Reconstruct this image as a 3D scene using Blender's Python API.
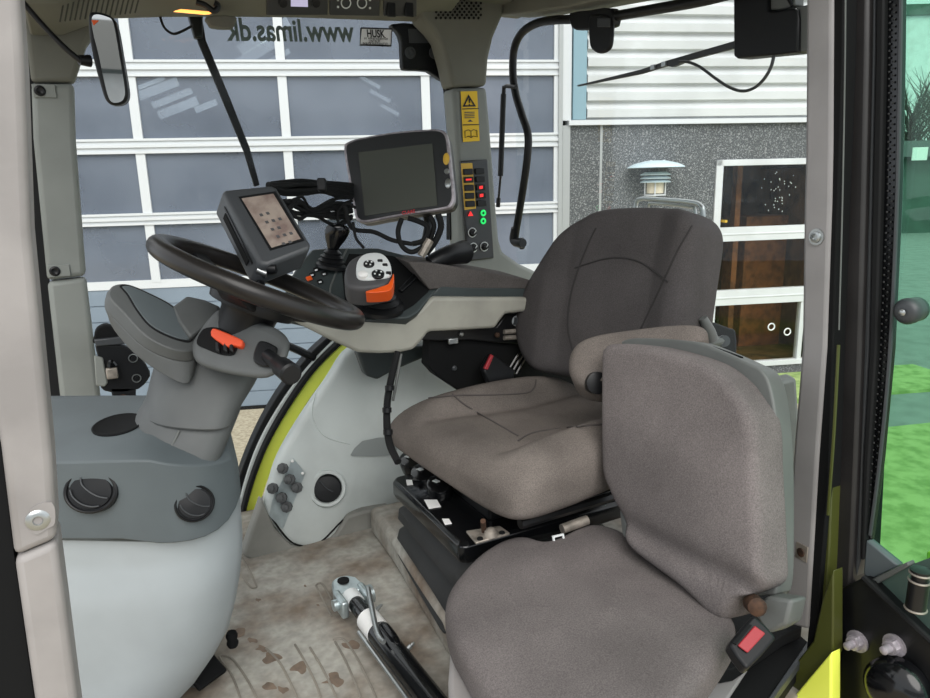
import bpy, bmesh, math, random
from mathutils import Vector, Matrix
from mathutils.bvhtree import BVHTree
random.seed(7)
for o in list(bpy.data.objects): bpy.data.objects.remove(o)
S = bpy.context.scene; COL = S.collection; V = Vector
# ------------------------------------------------------------ camera, world, light, exposure
TH, PT, RO, FL = math.radians(27), math.radians(13.3), math.radians(1.42), 700.0
CAM = V((0, 0, 1.02)); ZZ = V((0, 0, 1))
H = V((math.sin(TH), math.cos(TH), 0)); R0 = V((math.cos(TH), -math.sin(TH), 0))
FW = H*math.cos(PT) - ZZ*math.sin(PT); U0 = ZZ*math.cos(PT) + H*math.sin(PT)
RI = R0*math.cos(RO) - U0*math.sin(RO); UP = U0*math.cos(RO) + R0*math.sin(RO)
cd = bpy.data.cameras.new('camera'); cam = bpy.data.objects.new('camera', cd); COL.objects.link(cam)
m = Matrix((RI, UP, -FW)).transposed().to_4x4(); m.translation = CAM; cam.matrix_world = m
cd.sensor_width = 36; cd.sensor_fit = 'HORIZONTAL'; cd.lens = FL/930*36; cd.clip_start = 0.02; cd.clip_end = 300
S.camera = cam
w = bpy.data.worlds.new('overcast_sky'); S.world = w; w.use_nodes = True
nt = w.node_tree; bg = nt.nodes['Background']
tc = nt.nodes.new('ShaderNodeTexCoord'); sx = nt.nodes.new('ShaderNodeSeparateXYZ'); cr = nt.nodes.new('ShaderNodeValToRGB')
nt.links.new(tc.outputs['Generated'], sx.inputs[0]); nt.links.new(sx.outputs['Z'], cr.inputs[0]); nt.links.new(cr.outputs[0], bg.inputs[0])
cr.color_ramp.elements[0].position = 0.0; cr.color_ramp.elements[0].color = (0.80, 0.86, 0.92, 1)
cr.color_ramp.elements[1].position = 0.9; cr.color_ramp.elements[1].color = (1.0, 1.0, 1.0, 1)
bg.inputs[1].default_value = .9
sd = bpy.data.lights.new('hazy_sun', 'SUN'); sd.energy = 1.75; sd.angle = math.radians(50); sd.color = (1, .97, .93)
so = bpy.data.objects.new('hazy_sun', sd); COL.objects.link(so)
so.rotation_euler = (V((.25, .75, -.75))).to_track_quat('-Z', 'Y').to_euler()
S.view_settings.view_transform = 'Standard'; S.view_settings.look = 'None'; S.view_settings.gamma = 1
S.view_settings.use_curve_mapping = False
S.view_settings.exposure = 0.62

# ------------------------------------------------------------ pixel rays to points on real planes
def ray(x, y): return FW + RI*((x-465)/FL) - UP*((y-349)/FL)
def PLN(x, y, p, n):
    d = ray(x, y); n = V(n); return CAM + d*((V(p)-CAM).dot(n)/d.dot(n))
def Xp(v): return lambda x, y: PLN(x, y, (v, 0, 0), (1, 0, 0))
def Yp(v): return lambda x, y: PLN(x, y, (0, v, 0), (0, 1, 0))
def Zp(v): return lambda x, y: PLN(x, y, (0, 0, v), (0, 0, 1))
def Dp(v): return lambda x, y: CAM + ray(x, y)*v
def Hp(v): return lambda x, y: PLN(x, y, CAM+H*v, H)          # upright plane square to the view heading
def Np(p, n): return lambda x, y: PLN(x, y, p, n)
def O(fn, *xy): return [fn(xy[i], xy[i+1]) for i in range(0, len(xy), 2)]
def sc(pts, per=5, closed=True):
    n = len(pts); out = []
    for i in range(n if closed else n-1):
        if closed: a, b, c, d = pts[i-1], pts[i], pts[(i+1) % n], pts[(i+2) % n]
        else: a, b, c, d = pts[max(i-1, 0)], pts[i], pts[i+1], pts[min(i+2, n-1)]
        for k in range(per):
            t = k/per
            out.append(.5*((2*b) + (c-a)*t + (2*a-5*b+4*c-d)*t*t + (3*b-a-3*c+d)*t**3))
    if not closed: out.append(pts[-1].copy())
    return out
# ------------------------------------------------------------ materials
def lin(c):
    return tuple((v/255/12.92 if v/255 <= .04045 else ((v/255+.055)/1.055)**2.4) for v in c) + (1,)
MATS = {}
def mat(name, col, rough=.5, metal=0, var=.0, scale=8, bump=0, bscale=300, col2=None, thr=(.4, .65), emit=0, coat=0, detail=6, spec=.5, grain=0, gscale=420):
    if name in MATS: return MATS[name]
    m = bpy.data.materials.new(name); m.use_nodes = True; n = m.node_tree; b = n.nodes['Principled BSDF']
    b.inputs['Base Color'].default_value = lin(col); b.inputs['Roughness'].default_value = rough; b.inputs['Metallic'].default_value = metal
    b.inputs['Specular IOR Level'].default_value = spec
    if coat: b.inputs['Coat Weight'].default_value = coat
    if emit:
        b.inputs['Emission Color'].default_value = lin(col); b.inputs['Emission Strength'].default_value = emit
    t = n.nodes.new('ShaderNodeTexCoord')
    if var or col2:
        z = n.nodes.new('ShaderNodeTexNoise'); z.inputs['Scale'].default_value = scale; z.inputs['Detail'].default_value = detail
        n.links.new(t.outputs['Object'], z.inputs['Vector'])
        r = n.nodes.new('ShaderNodeValToRGB'); n.links.new(z.outputs['Fac'], r.inputs[0]); n.links.new(r.outputs[0], b.inputs['Base Color'])
        c2 = col2 or tuple(max(0, v*(1-var)) for v in col)
        r.color_ramp.elements[0].position = thr[0]; r.color_ramp.elements[0].color = lin(col)
        r.color_ramp.elements[1].position = thr[1]; r.color_ramp.elements[1].color = lin(c2)
    if grain:
        z = n.nodes.new('ShaderNodeTexNoise'); z.inputs['Scale'].default_value = gscale; z.inputs['Detail'].default_value = 2
        n.links.new(t.outputs['Object'], z.inputs['Vector'])
        mr = n.nodes.new('ShaderNodeMapRange'); mr.inputs[1].default_value = .3; mr.inputs[2].default_value = .7; mr.inputs[3].default_value = 1-grain; mr.inputs[4].default_value = 1+grain
        n.links.new(z.outputs['Fac'], mr.inputs[0])
        mx = n.nodes.new('ShaderNodeVectorMath'); mx.operation = 'SCALE'
        if b.inputs['Base Color'].is_linked: n.links.new(b.inputs['Base Color'].links[0].from_socket, mx.inputs[0])
        else: mx.inputs[0].default_value = lin(col)[:3]
        n.links.new(mr.outputs[0], mx.inputs['Scale']); n.links.new(mx.outputs[0], b.inputs['Base Color'])
    if bump:
        z = n.nodes.new('ShaderNodeTexNoise'); z.inputs['Scale'].default_value = bscale; z.inputs['Detail'].default_value = 3
        n.links.new(t.outputs['Object'], z.inputs['Vector'])
        bp = n.nodes.new('ShaderNodeBump'); bp.inputs['Strength'].default_value = bump; bp.inputs['Distance'].default_value = .002
        n.links.new(z.outputs['Fac'], bp.inputs['Height']); n.links.new(bp.outputs[0], b.inputs['Normal'])
    MATS[name] = m; return m
def glass(name, tint=(1, 1, 1), refl=.06, body=0, bodycol=(128, 128, 128), rough=.0, hazev=0):
    m = bpy.data.materials.new(name); m.use_nodes = True; n = m.node_tree; out = n.nodes['Material Output']
    n.nodes.remove(n.nodes['Principled BSDF'])
    tr = n.nodes.new('ShaderNodeBsdfTransparent'); tr.inputs[0].default_value = (*tint, 1)
    last = tr.outputs[0]
    if body:
        df = n.nodes.new('ShaderNodeBsdfDiffuse'); df.inputs[0].default_value = lin(bodycol)
        mx = n.nodes.new('ShaderNodeMixShader'); mx.inputs[0].default_value = body
        if hazev:
            t = n.nodes.new('ShaderNodeTexCoord'); z = n.nodes.new('ShaderNodeTexNoise'); z.inputs['Scale'].default_value = 1.3; z.inputs['Detail'].default_value = 5
            mr = n.nodes.new('ShaderNodeMapRange'); mr.inputs[1].default_value = .35; mr.inputs[2].default_value = .65
            mr.inputs[3].default_value = body-hazev; mr.inputs[4].default_value = body+hazev
            n.links.new(t.outputs['Object'], z.inputs['Vector']); n.links.new(z.outputs['Fac'], mr.inputs[0]); n.links.new(mr.outputs[0], mx.inputs[0])
        n.links.new(last, mx.inputs[1]); n.links.new(df.outputs[0], mx.inputs[2]); last = mx.outputs[0]
    gl = n.nodes.new('ShaderNodeBsdfGlossy'); gl.inputs['Roughness'].default_value = rough
    mx = n.nodes.new('ShaderNodeMixShader'); fr = n.nodes.new('ShaderNodeLayerWeight'); fr.inputs[0].default_value = .25
    mu = n.nodes.new('ShaderNodeMath'); mu.operation = 'MULTIPLY_ADD'; mu.inputs[1].default_value = .05; mu.inputs[2].default_value = refl
    n.links.new(fr.outputs['Fresnel'], mu.inputs[0]); n.links.new(mu.outputs[0], mx.inputs[0])
    n.links.new(last, mx.inputs[1]); n.links.new(gl.outputs[0], mx.inputs[2]); n.links.new(mx.outputs[0], out.inputs[0])
    MATS[name] = m; return m
M = lambda k: MATS[k]
# ------------------------------------------------------------ mesh building
class G:
    def __init__(s): s.v = []; s.f = []
    def add(s, v, f):
        o = len(s.v); s.v += [V(p) for p in v]; s.f += [tuple(i+o for i in q) for q in f]; return s
    def prism(s, pts, vec):
        vec = V(vec); n = len(pts)
        return s.add(list(pts) + [p+vec for p in pts], [tuple(range(n)), tuple(range(2*n-1, n-1, -1))] + [(i, i+n, (i+1) % n+n, (i+1) % n) for i in range(n)])
    def box(s, c, sz, rot=None):
        c = V(c); r = rot or Matrix.Identity(3)
        v = [c + r @ V((x*sz[0]/2, y*sz[1]/2, z*sz[2]/2)) for x in (-1, 1) for y in (-1, 1) for z in (-1, 1)]
        return s.add(v, [(0, 1, 3, 2), (4, 6, 7, 5), (0, 4, 5, 1), (2, 3, 7, 6), (0, 2, 6, 4), (1, 5, 7, 3)])
    def loft(s, secs, cap=True, closed=True):
        n = len(secs[0]); v = [p for q in secs for p in q]; f = []
        for k in range(len(secs)-1):
            for i in range(n if closed else n-1):
                j = (i+1) % n; f.append((k*n+i, k*n+j, (k+1)*n+j, (k+1)*n+i))
        if cap and closed: f += [tuple(range(n-1, -1, -1)), tuple(range((len(secs)-1)*n, len(secs)*n))]
        return s.add(v, f)
    def tube(s, pts, r, res=10, per=6, smooth=True, cap=True):
        rs = r if isinstance(r, (list, tuple)) else [r]*len(pts)
        if smooth and len(pts) > 2:
            q = sc([V(p) for p in pts], per, False); rr = []
            for i in range(len(pts)-1):
                rr += [rs[i] + (rs[i+1]-rs[i])*k/per for k in range(per)]
            rr.append(rs[-1])
        else: q = [V(p) for p in pts]; rr = list(rs)
        secs = []; t0 = (q[1]-q[0]).normalized(); a = t0.orthogonal().normalized()
        for i, p in enumerate(q):
            t = (q[min(i+1, len(q)-1)]-q[max(i-1, 0)]).normalized()
            a = (a - t*a.dot(t)); a = a.normalized() if a.length > 1e-6 else t.orthogonal().normalized(); b = t.cross(a)
            secs.append([p + (a*math.cos(2*math.pi*k/res) + b*math.sin(2*math.pi*k/res))*rr[i] for k in range(res)])
        return s.loft(secs, cap)
    def lathe(s, c, ax, prof, seg=24, a=None, el=1.0):
        c = V(c); ax = V(ax).normalized(); a = (V(a) - ax*V(a).dot(ax)).normalized() if a is not None else ax.orthogonal().normalized(); b = ax.cross(a)
        return s.loft([[c + ax*h + (a*math.cos(2*math.pi*k/seg)*el + b*math.sin(2*math.pi*k/seg))*max(r, 1e-4) for k in range(seg)] for r, h in prof])
    def ring(s, c, ax, R, r, seg=64, res=14, flat=1.0):
        c = V(c); ax = V(ax).normalized(); a = ax.orthogonal().normalized(); b = ax.cross(a); v = []; f = []
        for i in range(seg):
            t = 2*math.pi*i/seg; d = a*math.cos(t)+b*math.sin(t)
            v += [c + d*(R+r*math.cos(2*math.pi*k/res)) + ax*r*flat*math.sin(2*math.pi*k/res) for k in range(res)]
        for i in range(seg):
            for k in range(res):
                j = (i+1) % seg; l = (k+1) % res; f.append((i*res+k, j*res+k, j*res+l, i*res+l))
        return s.add(v, f)
    def dome(s, pts, n, er=.03, back=.08, bulge=.02, disp=None, K=5, J=14):
        """cushion: rounded edge of radius er, crowned front, flat back"""
        n = V(n).normalized(); c = sum(pts, V())/len(pts); N = len(pts)
        def ins(p, d):
            q = c-p; L = q.length; return p + q*min(d/L, 1)
        secs = []
        for k in range(K+1):
            t = math.pi/2*k/K; secs.append([ins(p, er*.6*(1-math.sin(t))) + n*(-back + er*.6*(1-math.cos(t))) for p in pts])
        for k in range(K+1):
            t = math.pi/2*k/K; secs.append([ins(p, er*(1-math.cos(t))) + n*(er*math.sin(t)) for p in pts])
        base = [ins(p, er) for p in pts]
        for j in range(1, J):
            u = 1-j/J; ring = []
            for p in base:
                q = c + (p-c)*u; hgt = er + bulge*(1-u*u)
                ring.append(q + n*hgt)
            secs.append(ring)
        if disp:
            for k in range(K+1, len(secs)): secs[k] = [p + n*disp(p) for p in secs[k]]
        return s.loft(secs)
    def bvh(s): return BVHTree.FromPolygons(s.v, s.f)
    def obj(s, name, m, parent=None, bevel=0, seg=2, smooth=40, sub=0):
        me = bpy.data.meshes.new(name); me.from_pydata(s.v, [], s.f); me.update()
        bm = bmesh.new(); bm.from_mesh(me); bmesh.ops.recalc_face_normals(bm, faces=bm.faces); bm.to_mesh(me); bm.free()
        me.materials.append(M(m) if isinstance(m, str) else m)
        if smooth:
            me.polygons.foreach_set('use_smooth', [True]*len(me.polygons)); me.set_sharp_from_angle(angle=math.radians(smooth))
        o = bpy.data.objects.new(name, me); COL.objects.link(o)
        if bevel:
            b = o.modifiers.new('bevel', 'BEVEL'); b.width = bevel; b.segments = seg; b.limit_method = 'ANGLE'; b.angle_limit = math.radians(35); b.harden_normals = False
        if sub:
            b = o.modifiers.new('sub', 'SUBSURF'); b.levels = sub; b.render_levels = sub
        if parent is not None: par(o, parent)
        return o
def par(o, p):
    o.parent = p; root = p
    while root.parent: root = root.parent
    o.matrix_parent_inverse = Matrix.Translation(-root.location) if p is root else Matrix.Identity(4)
def thing(name, label, cat, loc=(0, 0, 0), group=None, kind=None):
    o = bpy.data.objects.new(name, None); o.empty_display_size = .05; o.location = V(loc); COL.objects.link(o); return tag(o, label, cat, group, kind)
def tag(o, label, cat, group=None, kind=None):
    o['label'] = label; o['category'] = cat
    if group: o['group'] = group
    if kind: o['kind'] = kind
    return o
def plab(o, l): o['label'] = l; return o
def hit(tree, x, y, lift=.0015):
    d = ray(x, y); dn = d.normalized(); r = tree.ray_cast(CAM, dn)
    if r[0] is None: return None
    nn = r[1] if r[1].dot(dn) < 0 else -r[1]
    return r[0] + nn*lift
def drape(tree, xy, lift=.0015, per=4):
    pts = []
    q = sc([V((xy[i], xy[i+1], 0)) for i in range(0, len(xy), 2)], per, False)
    for p in q:
        t = hit(tree, p.x, p.y, lift)
        if t is not None: pts.append(t)
    return pts
def text(name, body, o, xdir, ydir, size, m, parent=None, fitw=None, align='LEFT', bold=0, ext=.0003):
    c = bpy.data.curves.new(name, 'FONT'); c.body = body; c.size = size; c.extrude = ext; c.align_x = align; c.offset = bold
    c.materials.append(M(m)); ob = bpy.data.objects.new(name, c); COL.objects.link(ob)
    bpy.context.view_layer.update()
    x = V(xdir).normalized(); z = x.cross(V(ydir)).normalized(); y = z.cross(x)
    sxx = 1.0
    if fitw: sxx = fitw/max(ob.dimensions.x, 1e-6)
    me = bpy.data.meshes.new_from_object(ob.evaluated_get(bpy.context.evaluated_depsgraph_get()))
    bpy.data.objects.remove(ob); me.name = name
    mm = Matrix((x*sxx, y, z)).transposed().to_4x4(); mm.translation = V(o); me.transform(mm)
    if not me.materials: me.materials.append(M(m))
    ob = bpy.data.objects.new(name, me); COL.objects.link(ob)
    if parent is not None: par(ob, parent)
    return ob
def basis(n, upv=(0, 0, 1)):
    n = V(n).normalized(); x = V(upv).cross(n).normalized(); y = n.cross(x); return Matrix((x, y, n)).transposed()

# ------------------------------------------------------------ material library
mat('white_paint', (208, 211, 212), .45, var=.05, scale=3)
mat('white_metal', (206, 209, 211), .4)
mat('siding', (206, 209, 209), .5, var=.06, scale=2)
mat('blue_paint', (128, 158, 170), .5)
mat('garage_panel', (122, 135, 148), .5, var=.06, scale=2)
mat('pebble', (80, 83, 85), .9, scale=75, col2=(150, 152, 152), thr=(.50, .70), bump=.6, bscale=60, detail=3)
mat('zinc_trim', (165, 168, 168), .5, .3)
mat('sand_ground', (180, 169, 146), .95, scale=30, col2=(150, 139, 118), bump=.5, bscale=80)
mat('lawn', (158, 178, 112), .95, scale=9, col2=(120, 146, 80), bump=.8, bscale=60)
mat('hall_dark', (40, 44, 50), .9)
mat('room_brown', (120, 90, 60), .8, var=.5, scale=4)
mat('wood', (150, 98, 52), .6, var=.3, scale=10)
mat('painted_glint', (235, 238, 230), .5, emit=.9)  # glow standing in for pane reflections and chandelier glints
mat('pillar_light', (150, 146, 144), .55, var=.10, scale=9, bump=.05, bscale=200)
mat('pillar_silver', (142, 140, 140), .45, .0, var=.08, scale=7)
mat('pillar_grey', (128, 132, 128), .6, var=.06, scale=6, bump=.05, bscale=500)
mat('headliner', (104, 104, 95), .7, var=.06, scale=6, bump=.08, bscale=700)
mat('plastic_light', (160, 167, 170), .5, var=.06, scale=5, bump=.04, bscale=600)
mat('panel_light', (196, 203, 201), .5, var=.07, scale=6, bump=.04, bscale=600)
mat('plastic_dark', (86, 94, 97), .55, var=.07, scale=7, bump=.08, bscale=700)
mat('column_grey', (84, 87, 87), .55, var=.10, scale=8, bump=.08, bscale=700)
mat('arm_light', (164, 163, 153), .5, var=.12, scale=7)
mat('tray_dark', (58, 66, 67), .5, var=.1, scale=9)
mat('black_plastic', (21, 22, 24), .4, spec=.3)
mat('black_matte', (15, 16, 17), .8, spec=.2)
mat('black_gloss', (12, 13, 15), .15)
mat('black_metal', (17, 18, 20), .32, var=.4, scale=20)
mat('dark_face', (44, 46, 48), .35)
mat('charcoal', (58, 61, 64), .45, bump=.05, bscale=900)
mat('rubber', (22, 23, 24), .75, spec=.25)
mat('rim_leather', (31, 29, 28), .33, var=.1, scale=20, spec=.4)
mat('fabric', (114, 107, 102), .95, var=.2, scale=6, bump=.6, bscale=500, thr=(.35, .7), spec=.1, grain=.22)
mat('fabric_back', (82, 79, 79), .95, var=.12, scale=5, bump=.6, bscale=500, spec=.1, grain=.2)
mat('fabric_jump', (115, 109, 108), .95, var=.18, scale=5, bump=.6, bscale=500, thr=(.35, .7), spec=.1, grain=.24)
mat('fabric_pad', (92, 88, 86), .95, var=.12, scale=7, bump=.4, bscale=500, spec=.1, grain=.2)
mat('seam', (76, 71, 69), .95)
mat('seam_dark', (52, 50, 50), .95)
mat('shell_grey', (96, 99, 97), .55, var=.07, scale=9)
mat('floor_mat', (158, 156, 148), .75, scale=5.5, col2=(112, 98, 84), thr=(.42, .66), bump=.15, bscale=120, detail=12, grain=.18, gscale=45)
mat('pocket_shade', (142, 148, 147), .55)
mat('grille_dark', (66, 66, 60), .8)
mat('skirting', (140, 140, 134), .7, var=.12, scale=7)
mat('coupling_grey', (84, 86, 87), .6, spec=.3)
mat('mud_stain', (122, 106, 92), .8, var=.2, scale=30)
mat('floor_rib', (140, 134, 124), .75, var=.2, scale=6)
mat('bellows', (32, 33, 33), .6, var=.3, scale=9)
mat('steel', (176, 180, 180), .3, .9)
mat('zinc', (186, 198, 200), .35, .75, var=.12, scale=30)
mat('bolt_dull', (176, 170, 176), .5, .4, var=.2, scale=60)
mat('bracket_steel', (166, 158, 148), .5, .5, var=.25, scale=40)
mat('rust', (78, 54, 38), .8, .2, var=.4, scale=60)
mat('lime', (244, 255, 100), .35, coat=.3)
mat('door_paint', (38, 36, 36), .5, var=.25, scale=9, bump=.1, bscale=150)
mat('dot_grey', (46, 47, 48), .5)
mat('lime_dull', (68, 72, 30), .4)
mat('orange', (226, 88, 26), .4)
mat('orange_red', (226, 82, 44), .45)
mat('red', (150, 40, 48), .45)
mat('red_lit', (235, 40, 40), .4, emit=.6)
mat('green_lit', (40, 220, 110), .4, emit=.5)
mat('amber_lit', (255, 170, 84), .4, emit=1.3)
mat('sticker_yellow', (232, 190, 24), .5)
mat('yellow', (206, 166, 58), .5)
mat('ink', (22, 22, 22), .6)
mat('ink_green', (88, 102, 98), .6)
mat('paper', (232, 232, 230), .6)
mat('label_grey', (70, 70, 72), .6)
mat('switch_white', (214, 218, 218), .4)
mat('lcd', (196, 190, 224), .3, emit=.35)
mat('screen_dark', (78, 81, 76), .16)  # reflections are put into the screen's lighter base grey
mat('screen_light', (150, 138, 128), .25, scale=30, col2=(120, 104, 98))
mat('text_red', (176, 34, 44), .5)
mat('mirror_glass', (190, 190, 188), .02, 1)
mat('lamp_blue', (196, 214, 220), .4)
mat('lamp_glass', (216, 206, 182), .3)
mat('bark', (74, 70, 64), .9, var=.3, scale=30)
mat('shed_green', (70, 92, 84), .7, var=.15, scale=2)
mat('shed_roof', (58, 66, 66), .7)
mat('asphalt', (132, 140, 136), .9, var=.1, scale=5)
glass('cab_glass', (.97, .985, .985), .005)
glass('tint_glass', (.62, .86, .74), .03)
glass('sticker_film', (.9, .9, .9), .02, body=.8, bodycol=(255, 255, 255))
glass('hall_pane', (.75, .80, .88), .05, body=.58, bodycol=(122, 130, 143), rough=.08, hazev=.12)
glass('room_pane', (.88, .87, .83), .02)
# ============================================================ OUTSIDE: the yard and the building
E0 = ray(5390, 48); E0.z = 0; E0.normalize(); FN = V((E0.y, -E0.x, 0)); FN = FN if FN.dot(H) < 0 else -FN
FP = CAM + ray(465, 250)*6.8
def fs(x, y):
    p = PLN(x, y, FP, FN); return (p-FP).dot(E0), p.z
def fpt(s_, z_, o=0): return V((FP.x, FP.y, 0)) + E0*s_ + FN*o + ZZ*z_
def fbox(g, s0, s1, z0, z1, o0, o1):
    v = [fpt(a, c, b) for a in (s0, s1) for b in (o0, o1) for c in (z0, z1)]
    g.add(v, [(0, 1, 3, 2), (4, 6, 7, 5), (0, 4, 5, 1), (2, 3, 7, 6), (0, 2, 6, 4), (1, 5, 7, 3)]); return g
GZ = fs(255, 409)[1]
yard = G().prism([V((-14, -6, GZ)), V((22, -6, GZ)), V((22, 26, GZ)), V((-14, 26, GZ))], (0, 0, -.2)).obj('ground', 'sand_ground')
tag(yard, 'pale sandy yard ground outside the cab, below the garage door', 'ground', kind='structure')
# garage door
sx_ = lambda x: fs(x, 105)[0]
zy_ = lambda y: fs(320, y)[1]
door = thing('door_1', 'white sectional garage door with rows of grey glass panes behind the cab window', 'garage door', fpt(0, GZ), kind='structure')
rows = [(-86, -14), (2, 59.8), (76, 136), (150.5, 208), (219.5, 273)]
mull = [sx_(-12), sx_(134), sx_(284), sx_(426), sx_(556)+.02]
mull = [mull[0]-1.42] + mull
sL, sR = mull[0], mull[-1]
g = G(); mw = .027
fbox(g, sL, sR, zy_(281), zy_(273), -.05, .0)
for k in range(len(rows)-1):
    fbox(g, sL, sR, zy_(rows[k+1][0]), zy_(rows[k][1]), -.05, 0)
    zm = (zy_(rows[k+1][0]) + zy_(rows[k][1]))/2
    fbox(g, sL, sR, zm-.012, zm+.012, -.02, .018)
    fbox(g, sL, sR, zy_(rows[k][1])-.02, zy_(rows[k][1]), -.0, .015)
    fbox(g, sL, sR, zy_(rows[k+1][0]), zy_(rows[k+1][0])+.02, -.0, .015)
for (a, b) in rows:
    for s_ in mull: fbox(g, s_-mw-.012, s_+mw+.012, zy_(b)-.02, zy_(a)+.02, -.05, .004)
g.obj('door_frame', 'white_metal', door, smooth=0)
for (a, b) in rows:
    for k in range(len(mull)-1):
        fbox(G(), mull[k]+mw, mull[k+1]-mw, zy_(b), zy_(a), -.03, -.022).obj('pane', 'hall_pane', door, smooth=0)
g = G(); zb = zy_(281)
nrib = 8; hh = (zb-GZ-.03)/nrib
for k in range(nrib): fbox(g, sL, sR, GZ+.03+hh*k+.006, GZ+.03+hh*(k+1)-.004, -.05, -.008)
fbox(g, sL, sR, GZ, zb, -.06, -.02)
g.obj('lower_panel', 'garage_panel', door, smooth=0)
fbox(G(), sL, sR, GZ, GZ+.03, -.05, .0).obj('bottom_seal', 'rubber', door, smooth=0)
# the hall behind the panes: dark shell, and glowing bars that imitate reflections in the panes
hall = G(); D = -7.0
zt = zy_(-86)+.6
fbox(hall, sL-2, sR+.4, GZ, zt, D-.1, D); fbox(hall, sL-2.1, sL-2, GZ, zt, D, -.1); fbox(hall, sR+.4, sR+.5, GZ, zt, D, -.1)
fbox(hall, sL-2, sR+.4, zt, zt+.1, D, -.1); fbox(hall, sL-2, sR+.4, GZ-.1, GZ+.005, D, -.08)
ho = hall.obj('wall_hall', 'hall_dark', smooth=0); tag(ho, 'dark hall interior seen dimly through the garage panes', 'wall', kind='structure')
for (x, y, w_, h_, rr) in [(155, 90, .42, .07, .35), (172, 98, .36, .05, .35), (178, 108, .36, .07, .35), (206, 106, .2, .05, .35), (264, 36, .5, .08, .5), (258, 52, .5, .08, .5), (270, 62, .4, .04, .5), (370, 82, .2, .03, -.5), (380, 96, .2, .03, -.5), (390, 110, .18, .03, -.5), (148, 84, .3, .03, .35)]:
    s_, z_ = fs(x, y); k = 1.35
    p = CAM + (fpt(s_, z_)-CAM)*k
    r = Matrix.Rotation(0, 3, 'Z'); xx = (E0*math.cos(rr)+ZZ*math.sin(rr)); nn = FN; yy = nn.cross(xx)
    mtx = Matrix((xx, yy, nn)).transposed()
    o = G().box(p, (w_*k, h_*k, .03), mtx).obj('painted_glint', 'painted_glint', smooth=0)
    tag(o, 'glowing slanted bar behind the garage panes, painting a bright reflection', 'painted_glint', 'painted reflection bars behind the garage panes')
# wall with pebbledash plinth and white siding
jx0, jx1 = sx_(556)+.02, sx_(570)
zl = fs(690, 124)[1]; sW = fs(838, 230)[0]+.35
w0, w1 = fs(712, 235)[0], fs(806, 235)[0]+.22
zt0, zt1 = fs(716, 160)[1], fs(760, 366)[1]
g = G()
zS = zy_(-86)+.8
fbox(g, jx1, w0, GZ, zl, -.25, 0); fbox(g, w0, w1, zt0, zl, -.25, 0); fbox(g, w0, w1, GZ, zt1, -.25, 0); fbox(g, w1, sW, GZ, zl, -.25, 0)
wb = g.obj('wall_back', 'pebble', smooth=0); tag(wb, 'grey pebbledash plinth wall with a white speckle, right of the garage door', 'wall', kind='structure')
j = fs(600, 200)[0]; fbox(G(), j-.012, j+.012, GZ, zl, 0, .006).obj('joint', 'zinc_trim', wb, smooth=0)
g = G(); zz0 = zl+.045; pitch = (fs(690, 33)[1]-fs(690, 121)[1])/5.25
k = 0
s0 = sx_(586)
while zz0+pitch*k < zS:
    a = zz0+pitch*k
    prof = [(0, .0), (pitch*.10, .0), (pitch*.16, .045), (pitch*.62, .05), (pitch*.72, .02), (pitch*.90, .012), (pitch, .0)]
    g.loft([[fpt(s_, a+q, o_) for q, o_ in prof] + [fpt(s_, a+pitch, -.03), fpt(s_, a, -.03)] for s_ in (s0, sW)]); k += 1
fbox(g, s0, sW, zz0, zS, -.25, -.02)
ws = g.obj('wall_cladding', 'siding', smooth=30); tag(ws, 'white horizontal corrugated cladding above the pebbledash plinth', 'wall', kind='structure')
g = G(); fbox(g, jx1-.02, sW, zl, zl+.045, -.1, .05); t1 = g.obj('trim_1', 'white_metal', smooth=0); tag(t1, 'white drip ledge between cladding and plinth', 'trim', kind='structure')
g = G(); fbox(g, jx0, sx_(562), GZ, zS, -.1, .03); fbox(g, sx_(562)+.005, jx1, GZ, zl, -.1, .02); t2 = g.obj('trim_2', 'zinc_trim', smooth=0); tag(t2, 'grey edge trim beside the garage door', 'trim', kind='structure')
g = G(); fbox(g, sx_(562), sx_(571), zl+.045, zS, -.1, .012); t3 = g.obj('trim_3', 'white_metal', smooth=0); tag(t3, 'white corner strip left of the blue post', 'trim', kind='structure')
g = G(); fbox(g, sx_(572), sx_(585), zl+.05, zS, -.1, .04); t4 = g.obj('trim_4', 'blue_paint', smooth=0); tag(t4, 'pale blue post at the end of the white cladding', 'trim', kind='structure')
g = G(); fbox(g, sL-.2, jx0, zy_(-86), zS+.3, -.2, .02); t5 = g.obj('trim_5', 'white_metal', smooth=0); tag(t5, 'white lintel above the garage door', 'trim', kind='structure')
# building window
win = thing('window_3', 'white framed three-pane glazed door in the pebbledash wall, brown room behind', 'window', fpt((w0+w1)/2, zt1), kind='structure')
g = G(); fw = .075
zr = [(fs(712, 228)[1], fs(712, 242)[1]), (fs(712, 291)[1], fs(712, 306)[1])]
zb0 = fs(770, 363)[1]
fbox(g, w0, w0+fw, zt1, zt0, -.06, .02); fbox(g, w1-fw, w1, zt1, zt0, -.06, .02); fbox(g, w0, w1, zt0-.06, zt0, -.06, .02); fbox(g, w0, w1, zt1, zb0+.03, -.06, .02)
for a, b in zr: fbox(g, w0+fw, w1-fw, b, a, -.06, .02); fbox(g, w0+fw, w1-fw, (a+b)/2-.008, (a+b)/2+.008, 0, .026)
s_ = fs(800, 330)[0]; fbox(g, s_-.02, s_+.03, zt1, zr[1][1], -.06, .01)
g.obj('window_frame', 'white_paint', win, smooth=0, bevel=.004)
for a, b in [(zt0-.06, zr[0][0]), (zr[0][1], zr[1][0]), (zr[1][1], zb0+.03)]:
    fbox(G(), w0+fw, w1-fw, b, a, -.03, -.024).obj('pane', 'room_pane', win, smooth=0)
p = fpt(*fs(722.5, 221), .03); G().box(p, (.025, .025, .09), basis(FN)).obj('handle', 'yellow', win)
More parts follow.
